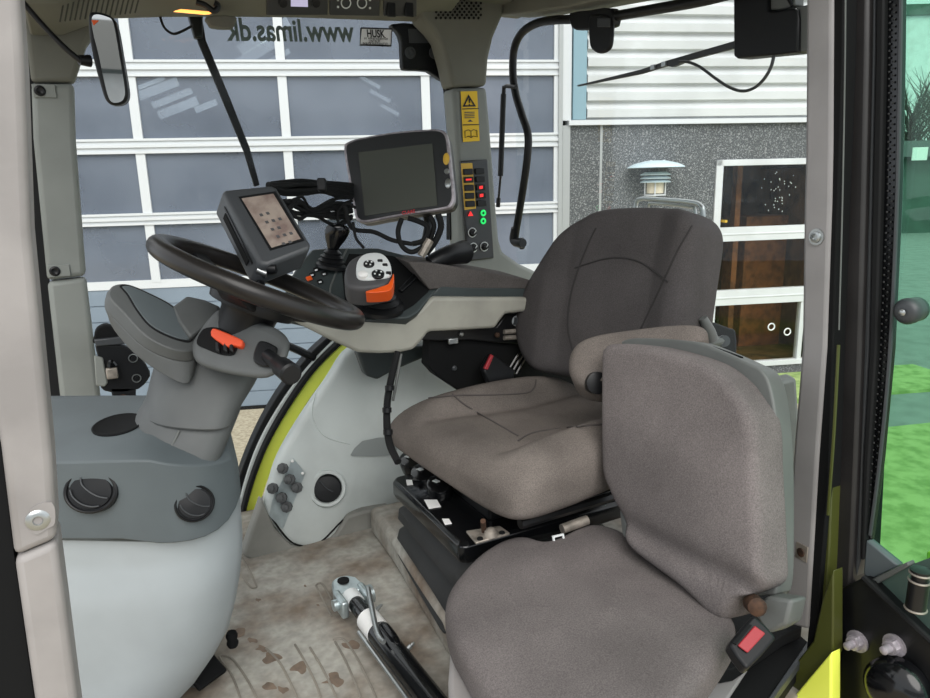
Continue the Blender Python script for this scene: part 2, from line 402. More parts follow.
for (x, y) in [(772, 327), (788, 332)]:
    tag(G().ring(fpt(*fs(x, y), -.012), FN, .036, .007, 24, 8).obj('ring_sticker', 'paper'), 'left white ring on the lowest pane of the glazed door' if x < 780 else 'right white ring on the lowest pane of the glazed door', 'ring', 'white rings on the glazed door')
g = G(); fbox(g, w0-1, w1+.3, GZ, zl+.3, -2.6, -2.5); fbox(g, w0-1.1, w0-1, GZ, zl+.3, -2.6, -.26); fbox(g, w1+.2, w1+.3, GZ, zl+.3, -2.6, -.26); fbox(g, w0-1, w1+.3, GZ, GZ+.1, -2.6, -.26); fbox(g, w0-1, w1+.3, zl+.2, zl+.3, -2.6, -.26)
tag(g.obj('wall_room', 'room_brown', smooth=0), 'brown room seen through the glazed door', 'wall', kind='structure')
g = G(); a = fs(765, 190)[0]; fbox(g, a-.03, a+.03, GZ, zl+.2, -.6, -.5); tag(g.obj('wooden_post', 'wood', smooth=0), 'wooden post standing in the brown room behind the glazed door', 'post')
g = G(); a = fs(812, 262)[0]; fbox(g, a-.25, a+.28, GZ, zr[0][0]+.05, -1.4, -.9); tag(g.obj('cupboard', 'wood', smooth=0, bevel=.01), 'brown cupboard standing in the room behind the glazed door', 'cupboard')
fc = thing('chandelier', 'glinting chandelier hanging in the room behind the glazed door', 'chandelier', fpt(fs(840, 180)[0], fs(840, 180)[1], -1))
g = G(); c0 = fpt(*fs(840, 180), -1.0); random.seed(3)
for k in range(60): g.lathe(c0 + E0*random.uniform(-.2, .3) + ZZ*random.uniform(-.36, .1) + FN*random.uniform(-.15, .15), ZZ, [(0, -.008), (.006, 0), (0, .008)], 6)
g.obj('crystal', 'painted_glint', fc)['kind'] = 'stuff'  # bright glints painted as small glowing crystals
G().lathe(c0+ZZ*.14, ZZ, [(.26, 0), (.22, .05), (.02, .06), (.015, .5)], 20).obj('canopy', 'black_matte', fc)
# grass strip and low wall by the door
g = G(); fbox(g, w0-.6, sW+.6, GZ, GZ+.05, .15, 1.0)
tag(g.obj('grass_strip', 'lawn', smooth=0), 'green grass strip growing below the glazed door', 'grass', kind='stuff')
# wall lamp
c = fpt(*fs(648, 177), .18); k = 6.6/700
wl = thing('wall_lamp', 'pale blue capped lamp on the pebbledash wall above the driver seat', 'wall lamp', c)
G().lathe(c, ZZ, [(.27, .085), (.262, .098), (.20, .125), (.10, .148), (.03, .152), (.02, .09), (.27, .083)], 40).obj('cap', 'lamp_blue', wl)
g = G()
for q in (.045, .01, -.025): g.lathe(c+ZZ*q, ZZ, [(.10, 0), (.145, -.022), (.143, -.03), (.09, -.006)], 32)
g.obj('louvre', 'lamp_blue', wl)
G().lathe(c, ZZ, [(.08, -.05), (.08, -.155), (.02, -.16)], 24).obj('glass_cylinder', 'lamp_glass', wl)
g = G()
for t in range(4):
    a = t*math.pi/2+.4; q = c + (E0*math.cos(a)+FN*math.sin(a))*.095; g.tube([q+ZZ*-.03, q+ZZ*-.17], .008, 6, smooth=False)
g.lathe(c-ZZ*.165, ZZ, [(.105, 0), (.105, -.012)], 24); g.tube([c-ZZ*.17, c-ZZ*.19-FN*.18], .02, 8, smooth=False)
g.obj('bracket', 'white_metal', wl)
for dx in (-.05, .08): G().lathe(c+E0*dx+ZZ*.135, ZZ, [(.012, 0), (.012, .022)], 8).obj('bolt', 'white_paint', wl)
# distant yard seen through the open door's glass
def far(x, y, d): return CAM + ray(x, y)*d
def fbox2(x0, x1, ytop, ybot, d, dep):
    a = far(x0, ytop, d); b = far(x1, ytop, d); zb = far(x0, ybot, d).z; e = (b-a); e.z = 0; e.normalize(); n = V((-e.y, e.x, 0)); n = n if n.dot(H) > 0 else -n
    L = (b-a).length; return [a, a+e*L], zb, e, n
def shed(name, x0, x1, yt, yb, d, dep, m_, label, cat, ground=True):
    (a, b), zb, e, n = fbox2(x0, x1, yt, yb, d, dep)
    zb = GZ if ground else zb
    g = G().prism([V((a.x, a.y, zb)), V((b.x, b.y, zb)), V((b.x, b.y, a.z)), V((a.x, a.y, a.z))], n*dep)
    return g, a, b, e, n
sh = thing('shed', 'dark green low shed beyond the open door glass', 'shed', far(930, 230, 24))
g, a, b, e, n = shed('', 872, 1060, 158, 232, 24, 5, '', '', ''); g.obj('wall', 'shed_green', sh, smooth=0)
zt_ = a.z
G().add([V((a.x, a.y, zt_))-e*.3-n*.3, V((b.x, b.y, zt_))+e*.3-n*.3, V((b.x, b.y, zt_+.62))+e*.3+n*2, V((a.x, a.y, zt_+.62))-e*.3+n*2, V((b.x, b.y, zt_))+e*.3+n*4.3, V((a.x, a.y, zt_))-e*.3+n*4.3], [(0, 1, 2, 3), (3, 2, 4, 5), (0, 3, 5), (1, 4, 2), (0, 5, 4, 1)]).obj('roof', 'shed_roof', sh, smooth=0)
p = far(917, 155, 23.9); q = p - n*.05
G().box(far(916, 154, 23.6)-n*.2, (.5, .42, .04), basis(-n)).obj('sign', 'paper', sh, smooth=0)
hs = thing('house', 'pale building with a dark overhang far behind the trees', 'house', far(940, 60, 48))
g, a, b, e, n = shed('', 880, 1120, 8, 60, 48, 6, '', '', ''); g.obj('wall', 'siding', hs, smooth=0)
G().box((a+b)/2 + ZZ*-.2 - n*.1, (14, .7, .25), basis(-n)).obj('overhang', 'shed_green', hs, smooth=0)
gp = Zp(GZ+.03); pts = O(gp, 838, 432, 1150, 400, 1150, 900, 780, 900)
tag(G().prism(pts, (0, 0, -.03)).obj('grass_lawn', 'lawn', smooth=0), 'bright green lawn seen through the open door glass', 'grass', kind='stuff')
gp = Zp(GZ+.02); pts = O(gp, 860, 232, 1200, 222, 1150, 402, 838, 436)
tag(G().prism(pts, (0, 0, -.02)).obj('road', 'asphalt', smooth=0), 'pale grey road between lawn and shed', 'road', kind='structure')
def tree(x, d, hgt, seed, label):
    random.seed(seed); b = far(x, 230, d); b.z = GZ
    t = thing('bare_tree', label, 'tree', b, 'bare trees behind the shed')
    g = G(); g.tube([b, b+V((.1, .05, hgt*.35)), b+V((.0, .1, hgt*.7))], [.09, .07, .03], 8)
    g.obj('trunk', 'bark', t)
    g = G()
    for k in range(130):
        z0 = hgt*random.uniform(.2, .7); a = random.uniform(0, 6.283); L = random.uniform(.8, 2.2)
        p = b+V((0, .05, z0)); d1 = V((math.cos(a), math.sin(a), random.uniform(.5, 1.6))).normalized()
        q = p+d1*L; g.tube([p, q, q+d1*L*.5+V((random.uniform(-.3, .3), random.uniform(-.3, .3), .35))], [.03, .018, .006], 4, 2)
        for j in range(3):
            u = random.uniform(.3, 1); s_ = p+d1*L*u; g.tube([s_, s_+V((random.uniform(-.5, .5), random.uniform(-.5, .5), random.uniform(.3, .8)))], [.012, .004], 3, smooth=False)
    g.obj('branches', 'bark', t)['kind'] = 'stuff'
tree(900, 31, 6.5, 1, 'bare tree nearest the door frame, behind the shed')
tree(926, 40, 8, 2, 'bare tree behind the shed, further from the door frame')

# the yard behind the photographer: a long pale hall added for the mirror to reflect
bh = thing('mirror_hall', 'long pale hall added out of view behind the camera for the mirror to reflect', 'hall', V((0, 0, GZ)) - H*16)
g = G(); cB = V((0, 0, 0)) - H*16
def bpt(a, z_, o=0): return cB + R0*a + ZZ*z_ - H*o
g.prism([bpt(-16, GZ), bpt(16, GZ), bpt(16, 2.6), bpt(-16, 2.6)], -H*8); g.obj('wall', 'siding', bh, smooth=0)
G().prism([bpt(-16.4, 2.55, -.4), bpt(16.4, 2.55, -.4), bpt(16.4, 4.2, 4), bpt(-16.4, 4.2, 4)], ZZ*.1).obj('roof', 'shed_roof', bh, smooth=0)
for k in range(9):
    a = -14+k*3.5; G().prism([bpt(a-.9, .2, -.03), bpt(a+.9, .2, -.03), bpt(a+.9, 1.7, -.03), bpt(a-.9, 1.7, -.03)], -H*.02).obj('window', 'hall_dark', bh, smooth=0)
# ============================================================ CAB SHELL
YL, YR, XR = .80, 2.28, 1.22
# floor with ribs
fp = Zp(0)
flo = G().prism([V((-.25, .78, 0)), V((1.3, .78, 0)), V((1.3, 2.2, 0)), V((-.25, 2.2, 0))], (0, 0, -.05)).obj('floor', 'floor_mat', smooth=0)
tag(flo, 'worn grey-beige ribbed cab floor mat stained with mud', 'floor', kind='structure')
def rib(xy, r=.0026):
    G().tube([p+V((0, 0, .0012)) for p in O(fp, *xy)], r, 6, 5).obj('rib', 'floor_rib', flo)
for xy in [(243, 577, 250, 587, 255, 588, 256, 585, 247, 566, 240, 556), (316, 586, 318, 584, 323, 585, 332, 600), (316, 586, 324, 602, 332, 617),
           (219, 657, 224, 656, 233, 660, 246, 678, 258, 700), (219, 657, 232, 676, 241, 700), (266, 649, 279, 662, 290, 682, 299, 702),
           (295, 645, 305, 662, 316, 684, 322, 702), (310, 648, 322, 668, 333, 690, 338, 702), (333, 640, 340, 639, 347, 643, 358, 660, 370, 684, 378, 702), (335, 642, 346, 662, 358, 690, 362, 702)]:
    rib(xy)
# pedestal under the seats
ped = G().prism([V((.53, .86, 0)), V((1.28, .86, 0)), V((1.28, 1.86, 0)), V((.61, 1.86, 0)), V((.60, 1.62, 0))], (0, 0, .085)).obj('trim_6', 'floor_mat', bevel=.02, seg=3)
tag(ped, 'raised floor pedestal under the driver and passenger seats', 'trim', kind='structure')
# right inner wall: skirting and light fender panel
def pad(pts, v, m, name, par_=None, bev=.012): return G().prism(pts, v).obj(name, m, par_, bevel=bev, seg=3)
yw = Yp(1.98)
G2 = G().prism(O(Yp(2.0), 262, 508, 268, 500, 300, 500, 420, 500, 470, 480, 470, 560, 365, 560, 250, 550), (0, .06, 0))
G2.prism(O(Yp(1.885), 243, 556, 262, 500, 276, 530, 292, 546, 320, 546, 336, 534, 348, 516, 366, 511, 392, 508, 396, 552, 350, 563, 300, 566, 250, 560), (0, .05, 0))
sk = G2.obj('baseboard_right', 'skirting', bevel=.008); tag(sk, 'grey moulded skirting at the foot of the light fender panel', 'baseboard', kind='structure')
fpn = thing('wheel_arch', 'light grey inner fender panel with a round vent beside the driver seat', 'panel', (.6, 1.97, .1))
fy = Np((.5, 1.95, .2), (.15, -1, .15))
out = sc(O(fy, 352, 346, 400, 338, 470, 336, 478, 400, 474, 480, 420, 503, 395, 507, 360, 511, 347, 520, 330, 538, 312, 546, 290, 543, 276, 528, 264, 508, 268, 486, 277, 458, 296, 424, 326, 380), 4)
pg_ = G().dome(out, (-.15, -1, .15), er=.03, back=.06, bulge=.025); pt = pg_.bvh(); pg_.obj('panel', 'panel_light', fpn)
c = hit(pt, 327, 488); nn = V((-.2, -1, .25)).normalized()
G().lathe(c, nn, [(.056, -.03), (.056, .004), (.052, .010), (.044, .010), (.041, .0)], 32).obj('vent_ring', 'panel_light', fpn)
G().lathe(c, nn, [(.041, -.01), (.041, .006), (.036, .011), (.0, .014)], 32).obj('vent_disc', 'black_plastic', fpn)
G().tube([p for p in drape(pt, (318, 480, 326, 488, 340, 494), .017)], .0022, 6).obj('vent_fin', 'charcoal', fpn)
rc = drape(pt, (350, 455, 362, 441, 392, 437, 396, 444, 392, 455, 352, 456), .002, 2)
if len(rc) > 3: G().prism(rc, nn*-.02 if False else nn*.003).obj('recess', 'pocket_shade', fpn)  # plate coloured darker to imitate the shade inside a pocket
G().tube(drape(pt, (316, 394, 312, 416, 325, 436, 350, 444), .001), .002, 6).obj('crease', 'panel_light', fpn)
G().tube(drape(pt, (270, 515, 292, 542, 318, 543, 345, 518, 365, 510, 396, 504), .001), .003, 6).obj('edge_gap', 'rubber', fpn)
# coupling plate with valve knobs
cp = thing('coupling_plate', 'metal plate with grey coupling knobs on the light fender panel', 'coupling plate', hit(pt, 286, 490))
pl_ = drape(pt, (293, 458, 305, 473, 283, 528, 270, 515, 272, 500), .004, 1)
G().prism(pl_, nn*.004).obj('plate', 'zinc', cp)
for (x, y) in [(284, 468), (291, 479), (298, 487), (275, 488), (283, 497), (288, 506)]:
    p = hit(pt, x, y, .006); ax = (nn + V((-.5, .2, .3))*.5)
    kn = G().lathe(p, ax, [(.011, 0), (.011, .010), (.0155, .011), (.0155, .026), (.009, .027), (.009, .036), (.006, .037)], 8).obj('coupling', 'coupling_grey', cp)
    G().lathe(p + ax.normalized()*.036, ax, [(.010, 0), (.010, .007), (.004, .010)], 8).obj('cap', 'coupling_grey', kn)
for (x, y) in [(292, 461), (302, 473)]: G().lathe(hit(pt, x, y, .008), nn, [(.005, 0), (.003, .003)], 8).obj('screw', 'paper', cp)
# lime fender edge outside and black seals
lf = thing('fender', 'lime green fender edge curving outside the right cab window', 'fender', (.4, 2.25, .1))
yq = Yp(2.22)
cl = (362, 332, 347, 346, 320, 373, 295, 408, 272, 449, 256, 492, 247, 530, 242, 562)
def band(fn, c_, w0_, w1_, thick, name, m, par_):
    q = sc([V((c_[i], c_[i+1], 0)) for i in range(0, len(c_), 2)], 5, False); L = []; Rr = []
    for i, p in enumerate(q):
        t = (q[min(i+1, len(q)-1)]-q[max(i-1, 0)]).normalized(); n_ = V((t.y, -t.x, 0))
        L.append(fn(*(p+n_*w0_).xy)); Rr.append(fn(*(p+n_*w1_).xy))
    vec = V(thick); return G().loft([[a, b, b+vec, a+vec] for a, b in zip(L, Rr)]).obj(name, m, par_, bevel=.003)
band(yq, cl, 7.5, -4.5, (0, .10, 0), 'fender_edge', 'lime', lf)
band(Yp(2.20), cl, -4.5, -8.5, (0, .06, 0), 'gasket', 'rubber', lf)
fs_ = thing('window_frame', 'black lower frame bar of the right cab window beside the lime fender', 'window frame', (.3, 2.24, .2), kind='structure')
band(Yp(2.24), (344, 326, 331, 339, 310, 359, 284, 392, 263, 428, 246, 468, 236, 505, 232, 545), 3.5, -3.5, (0, .05, 0), 'frame_bar', 'black_plastic', fs_)
band(Yp(2.23), (352, 329, 337, 342, 310, 370, 284, 405, 261, 446, 246, 490, 238, 530, 235, 562), 3.4, -3.4, (0, .04, 0), 'grey_seal', 'panel_light', fs_)
G().tube([Yp(2.22)(286, 345), Yp(2.23)(300, 351), Yp(2.24)(314, 358)], .013, 8, smooth=False).obj('cross_bar', 'black_plastic', fs_)
# window panes
w1_ = thing('window_1', 'clear right side cab window with the sticker and mirrored web address', 'window', (.55, 2.3, .8), kind='structure')
G().prism([V((-.12, 2.305, 0)), V((1.2, 2.305, 0)), V((1.2, 2.305, 1.62)), V((-.12, 2.305, 1.62))], (0, .006, 0)).obj('pane', 'cab_glass', w1_, smooth=0)
yt = Yp(2.299)
a, b = yt(354, 41.5), yt(226, 40); uu = yt(290, 20)-yt(290, 41)
text('lettering', 'www.limas.dk', a, b-a, (0, 0, 1), .088, 'ink_green', w1_, fitw=(b-a).length, bold=.0022)
st = O(yt, 361, 28, 392, 29, 391, 46, 360, 45)
def frame_line(pts, r, name, m, p): return G().tube(pts + [pts[0]], r, 4, smooth=False).obj(name, m, p)
stk = G().prism([p+V((0, .002, 0)) for p in st], (0, .001, 0)).obj('sticker', 'sticker_film', w1_, smooth=0)
frame_line(st, .0028, 'sticker_border', 'ink', stk)
xd = st[1]-st[0]
for body, x, y, sz, wpx in [('HUSK', 367, 37, .032, 18), ('at efterspænde', 364, 39.2, .011, 24), ('LINTRUP', 369, 42.4, .012, 11), ('MASKINHANDEL', 363, 45, .012, 26)]:
    text('sticker_text', body, yt(x, y), xd, (0, 0, 1), sz, 'ink', stk, fitw=xd.length*wpx/31, bold=.0008 if sz > .02 else 0)
w2_ = G().prism([V((1.44, .86, .2)), V((1.44, 2.36, .2)), V((1.44, 2.36, 1.6)), V((1.44, .86, 1.6))], (.006, 0, 0)).obj('window_2', 'cab_glass', smooth=0)
tag(w2_, 'clear rear cab window behind the driver seat', 'window', kind='structure')
# front left pillar (nearest)
pl1 = thing('trim_7', 'pale grey door pillar nearest the camera at the left edge, with a recessed screw', 'pillar', (-.15, YL, 0), kind='structure')
yl = Yp(YL)
g = G().prism(O(yl, 18, -30, 24, 64, 27, 148, 30, 230, 46, 395, 52, 458, 57, 540, 14, 558, 0, 445, -30, 300, -60, 100, -70, -40), (0, .07, 0)); g.obj('upper_cover', 'pillar_light', pl1, bevel=.008, seg=3)
g = G().prism(O(yl, 14, 559.5, 57, 541.5, 66, 610, 77, 698, 84, 750, 47, 770, 34, 698), (0, .07, 0)); g.obj('lower_cover', 'pillar_light', pl1, bevel=.008, seg=3)
c = yl(38, 520); G().lathe(c+V((0, .0, 0)), (0, -1, 0), [(.0115, .0), (.0115, .0012), (.009, .003), (.005, .003), (.004, .001)], 20).obj('screw', 'steel', pl1)
G().prism(sc(O(yl, 30, 510, 52, 502, 55, 522, 48, 528, 34, 534), 3), (0, -.0012, 0)).obj('screw_pad', 'pillar_light', pl1)
G().prism(O(Yp(YL+.01), -40, 300, 0, 440, 14, 556, 34, 698, 48, 780, -60, 780), (0, .05, 0)).obj('door_seal', 'black_matte', pl1)
# front right pillar
pl2 = thing('trim_8', 'grey front right cab pillar behind the mirror with two screws', 'pillar', (-.08, YR, 0), kind='structure')
yr = Yp(YR)
G().prism(O(yr, 22, 6, 31, 82, 74, 82, 77, 72, 86, 45, 96, 30, 112, 14, 140, 12, 140, -40, 10, -40), (0, .07, 0)).obj('upper_cover', 'headliner', pl2, bevel=.012, seg=3)
G().prism(O(yr, 31, 83, 74, 83, 75.5, 138, 83, 237, 86, 276, 47, 281, 42, 230, 33, 138), (0, .06, 0)).obj('middle_cover', 'pillar_grey', pl2, bevel=.014, seg=3)
G().prism(O(yr, 47, 282, 86, 277.5, 101, 402, 104, 440, 66, 445, 60, 398), (0, .06, 0)).obj('lower_cover', 'pillar_grey', pl2, bevel=.014, seg=3)
for (x, y) in [(40, 91), (55, 271)]:
    c = yr(x, y); o = G().box(c+V((.01, -.002, 0)), (.055, .006, .034)).obj('screw_pad', 'pillar_grey', pl2, bevel=.002)
    G().lathe(c+V((0, -.005, 0)), (0, -1, 0), [(.014, 0), (.014, .002), (.009, .004), (.005, .001)], 16).obj('screw', 'black_plastic', o)
G().prism(O(Yp(YR+.02), 16, -10, 24, 8, 33, 82, 35, 138, 44, 230, 49, 281, 62, 400, 64, 440, 50, 440, 46, 395, 31, 230, 26, 148, 22, 60, 17, -10), (0, .03, 0)).obj('seal', 'rubber', pl2)
# ceiling + right header with displays
ceil = G().prism([V((-.3, .72, 1.60)), V((1.45, .72, 1.60)), V((1.45, 2.36, 1.60)), V((-.3, 2.36, 1.60))], (0, 0, .08)).obj('ceiling', 'headliner', smooth=0)
tag(ceil, 'olive grey cab headliner overhead', 'ceiling', kind='structure')
hd = thing('trim_9', 'olive grey roof console along the right window with black display panels', 'roof console', (.6, 2.2, 1.6), kind='structure')
G().loft([[p+V((0, -.14, .045)), p, p+V((0, .02, .0)), p+V((0, .02, .25)), p+V((0, -.24, .25))] for p in O(Yp(2.25), 30, 34, 62, 34, 84, 26, 112, 17.5, 160, 16, 215, 15.5, 300, 16.5, 380, 19.5, 425, 21, 445, 21)]).obj('console', 'headliner', hd, bevel=.006, seg=2)
hn = V((0, -.205, -.10)).normalized(); hp0 = Yp(2.25)(340, 18)+V((0, -.14, .045)); hq = Np(hp0+hn*.004, hn)
for nm, xy in [('radio_panel', (267, -10, 328, -10, 328, 15.5, 267, 15.5)), ('climate_panel', (330, -10, 380, -10, 380, 16.5, 330, 15.5)), ('switch_panel', (384, -10, 417, -10, 417, 17, 384, 16.5))]:
    o = G().prism(O(hq, *xy), -hn*.012).obj(nm, 'dark_face', hd, bevel=.003)
    hs_ = Np(hp0+hn*.007, hn)
    if nm == 'radio_panel':
        G().prism(O(hs_, 291, -8, 307.5, -8, 308, 7, 291, 6.5), -hn*.004).obj('display', 'lcd', o)
        for x in (283, 316): G().lathe(hs_(x, 3), hn, [(.012, -.003), (.012, .003), (0, .004)], 14).obj('button', 'black_plastic', o)
    elif nm == 'climate_panel':
        for x in (346, 362): G().ring(hs_(x, 3), hn, .014, .0018, 24, 6).obj('dial', 'switch_white', o)
        for x, y in [(338, 7), (370, 8), (338, 0), (370, 0)]: G().box(hs_(x, y), (.005, .005, .005)).obj('indicator', 'switch_white', o)
    else:
        for x in (391, 409): G().box(hs_(x, 9), (.028, .01, .045)).obj('switch', 'black_plastic', o, bevel=.003)
# speaker grille bars in the dark front corner
g = G()
for i in range(16): g.tube(O(Yp(2.13), 60+i*5, 22-i*.6, 66+i*5, -10), .0025, 4, smooth=False)
go = g.obj('speaker_grille', 'grille_dark'); tag(go, 'dark slotted speaker grille in the headliner corner above the mirror', 'grille')
# rear right pillar
pl3 = thing('trim_10', 'grey rear right cab pillar carrying the warning sticker and switch panel', 'pillar', (1.2, YR-.02, 0), kind='structure')
yp3 = Yp(2.20)
up_ = O(yp3, 415, -30, 422, 19, 434, 31, 441, 41, 448, 66, 452.5, 87, 487, 86, 489, 58, 494, 37, 503, 16, 512, -30)
G().prism(up_, (0, .09, 0)).obj('upper_cover', 'headliner', pl3, bevel=.014, seg=3)
lo_ = O(yp3, 452.5, 88, 487, 87, 490, 120, 493, 158, 496, 200, 499.5, 240, 503, 252, 520, 264, 548, 277, 560, 290, 452, 290, 456, 268, 459, 240, 458, 165, 456.5, 138)
G().prism(lo_, (0, .08, 0)).obj('lower_cover', 'pillar_grey', pl3, bevel=.014, seg=3)
G().prism(O(Yp(2.26), 441, 58, 448, 66, 453, 90, 457, 138, 460, 240, 450, 240, 451, 138, 447, 90), (0, .03, 0)).obj('seal', 'rubber', pl3)
g = G(); yv = Yp(2.197)
for r in range(-1, 7):
    for q in range(10):
        x, y = 436+q*4.7+(r % 2)*2.3, 0+r*3.0
        if y < 21: g.lathe(yv(x, y), (0, -1, 0), [(.0042, 0), (.0042, .003), (0, .003)], 6)
vg = g.obj('vent_hole', 'black_matte', pl3); vg['kind'] = 'stuff'
ys = Yp(2.196)
stw = G().prism(O(ys, 460.5, 91.5, 477, 91, 479.5, 141, 463, 142), (0, -.0015, 0)).obj('warning_sticker', 'sticker_yellow', pl3, smooth=0)
ys2 = Yp(2.193)
def tri(pts, w_, par_, nm='warning_triangle'):
    c_ = sum(pts, V())/3; inn = [c_+(p-c_)*w_ for p in pts]; g_ = G()
    for i in range(3):
        j = (i+1) % 3; g_.prism([pts[i], pts[j], inn[j], inn[i]], (0, -.0008, 0))
    return g_.obj(nm, 'ink', par_, smooth=0)
tri(O(ys2, 468.5, 94.5, 476, 106.5, 462.5, 106.8), .62, stw)
G().prism(O(ys2, 468.6, 98.5, 470.2, 98.5, 469.8, 103.2, 469, 103.2), (0, -.0008, 0)).obj('exclamation_mark', 'ink', stw, smooth=0)
G().prism(O(ys2, 468.8, 104, 470, 104, 470, 105.3, 468.8, 105.3), (0, -.0008, 0)).obj('exclamation_dot', 'ink', stw, smooth=0)
for y in (108.5, 124.5): G().prism(O(ys2, 461.5+(y-92)*.04, y, 478+(y-92)*.04, y-.4, 478+(y-92)*.04, y+.4, 461.5+(y-92)*.04, y+1), (0, -.0008, 0)).obj('divider', 'ink', stw, smooth=0)
g = G()
for k in range(4): g.prism(O(ys2, 464.5, 112+k*1.8, 474.5, 111.8+k*1.8, 474.5, 112.5+k*1.8, 464.5, 112.8+k*1.8), (0, -.0006, 0))
g.prism(O(ys2, 467.5, 121.8, 470, 119.6, 473, 121.6), (0, -.0006, 0)); g.obj('small_print', 'label_grey', stw, smooth=0)
g = G()
bk = O(ys2, 465, 131, 468.5, 129.8, 471, 131.2, 473.5, 129.6, 477, 130.6, 477.2, 137, 473.6, 136, 471.2, 137.6, 468.7, 136.2, 465.2, 137.6)
g.tube(bk+[bk[0]], .0013, 4, smooth=False); g.tube([bk[2], bk[7]], .0012, 4, smooth=False); g.obj('manual_symbol', 'ink', stw)
sp = thing('switch_panel', 'dark switch panel with yellow-framed switches on the rear right pillar', 'switch panel', yp3(475, 210))
G().prism(O(yp3, 459, 161, 486, 159.5, 492.5, 258, 466.5, 261), (0, -.012, 0)).obj('panel', 'dark_face', sp, bevel=.004, seg=2)
ysp = Yp(2.186)
def sq(x0, y0, x1, y1, sk=0): return O(ysp, x0, y0, x1, y0-.4, x1+sk, y1-.4, x0+sk, y1)
G().prism(O(ysp, 460.8, 163.5, 472, 163, 475.8, 208.5, 464.5, 210), (0, -.002, 0)).obj('yellow_frame', 'yellow', sp)
for k in range(5):
    y = 169+k*8.0; x = 462.6+k*.55
    o = G().prism(sq(x, y, x+9.2, y+6, .4), (0, -.008, 0)).obj('switch', 'black_plastic', sp, bevel=.002)
    if k == 1: G().prism([p+V((0, -.009, 0)) for p in sq(x+1.5, y+2, x+7, y+3.6)], (0, -.001, 0)).obj('symbol', 'red_lit', o)
for k in range(5):
    y = 168.5+k*8.0; x = 474.6+k*.5
    o = G().prism(sq(x, y, x+9.0, y+6, .4), (0, -.007, 0)).obj('switch', 'black_plastic', sp, bevel=.002)
    if k in (2, 3): G().prism([p+V((0, -.008, 0)) for p in sq(x+2.6, y+1.6, x+6, y+4.6)], (0, -.001, 0)).obj('symbol', 'red_lit', o)
G().prism([p+V((0, -.004, 0)) for p in O(ysp, 467.4, 216, 472.6, 215.8, 469.8, 211)], (0, -.002, 0)).obj('hazard_button', 'red_lit', sp)
for y in (213, 221): G().ring(ysp(482.8, y)+V((0, -.004, 0)), (0, -1, 0), .008, .0035, 14, 6).obj('lit_symbol', 'green_lit', sp)
for (x, y) in [(472, 232.5), (473, 247.5), (484, 246.5)]:
    kb = G().lathe(ysp(x, y), (0, -1, 0), [(.013, 0), (.013, .006), (.009, .008), (.009, .018), (0, .019)], 18).obj('knob', 'black_plastic', sp)
    G().ring(ysp(x, y)+V((0, -.003, 0)), (0, -1, 0), .0155, .0016, 24, 6).obj('dial_ring', 'switch_white', kb)
    G().box(ysp(x, y)+V((.002, -.02, .003)), (.002, .002, .010), Matrix.Rotation(.6, 3, 'Y')).obj('pointer', 'switch_white', kb)
# rear roof edge
er_ = G().loft([[p, p+V((.12, 0, .0)), p+V((.12, 0, .2)), p+V((0, 0, .2))] for p in O(Xp(1.30), 486, 10, 500, 15, 530, 12, 570, 6, 620, -4, 700, -24, 800, -50)]).obj('trim_11', 'headliner', bevel=.005)
tag(er_, 'olive grey roof edge above the rear window', 'trim', kind='structure')
# rear left pillar with seals, and the open door
pl4 = thing('trim_12', 'silver grey door pillar right of the passenger seat with two screws', 'pillar', (XR, .9, 0), kind='structure')
xq = Xp(XR-.06)
silver = O(xq, 805.5, -30, 805, 52, 804.5, 148, 803, 200, 801, 348, 792, 458, 784, 623, 808, 630, 818, 458, 826, 348, 831, 200, 832, 148, 833, -30)
G().prism(silver, (.05, .0, 0)).obj('pillar_cover', 'pillar_silver', pl4, bevel=.008, seg=3)
c = xq(817, 237); G().lathe(c, (-1, 0, 0), [(.015, .001), (.015, .003), (.0105, .003), (.010, .006), (.006, .007), (.005, .003)], 20).obj('screw', 'steel', pl4)
c = xq(802, 552); o = G().box(c+V((0, 0, 0)), (.004, .026, .034)).obj('screw_pad', 'bracket_steel', pl4, bevel=.001); G().lathe(c+V((-.002, 0, 0)), (-1, .2, 0), [(.009, 0), (.009, .003), (.004, .004)], 12).obj('rusty_screw', 'rust', o)
G().prism(O(Xp(XR-.055), 833, -30, 832, 148, 831, 200, 826, 348, 818, 458, 808, 628, 806, 650, 815, 650, 829, 480, 833, 348, 838, 200, 843, 60, 844, -30), (.05, 0, 0)).obj('door_seal', 'black_matte', pl4, bevel=.003)
G().tube(O(Xp(XR-.062), 845.5, -30, 845, 60, 842.5, 200, 839, 330), .0014, 6).obj('bright_strip', 'shell_grey', pl4)
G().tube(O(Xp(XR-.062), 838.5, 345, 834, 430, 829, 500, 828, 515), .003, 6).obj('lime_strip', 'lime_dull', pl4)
G().prism(O(Xp(XR-.045), 829, 480, 832, 480, 829, 560, 824, 640, 800, 670, 760, 720, 745, 735, 730, 735, 771, 698, 811, 644, 815, 600, 822, 540), (.03, 0, 0)).obj('lime_frame', 'lime_dull', pl4, bevel=.003)
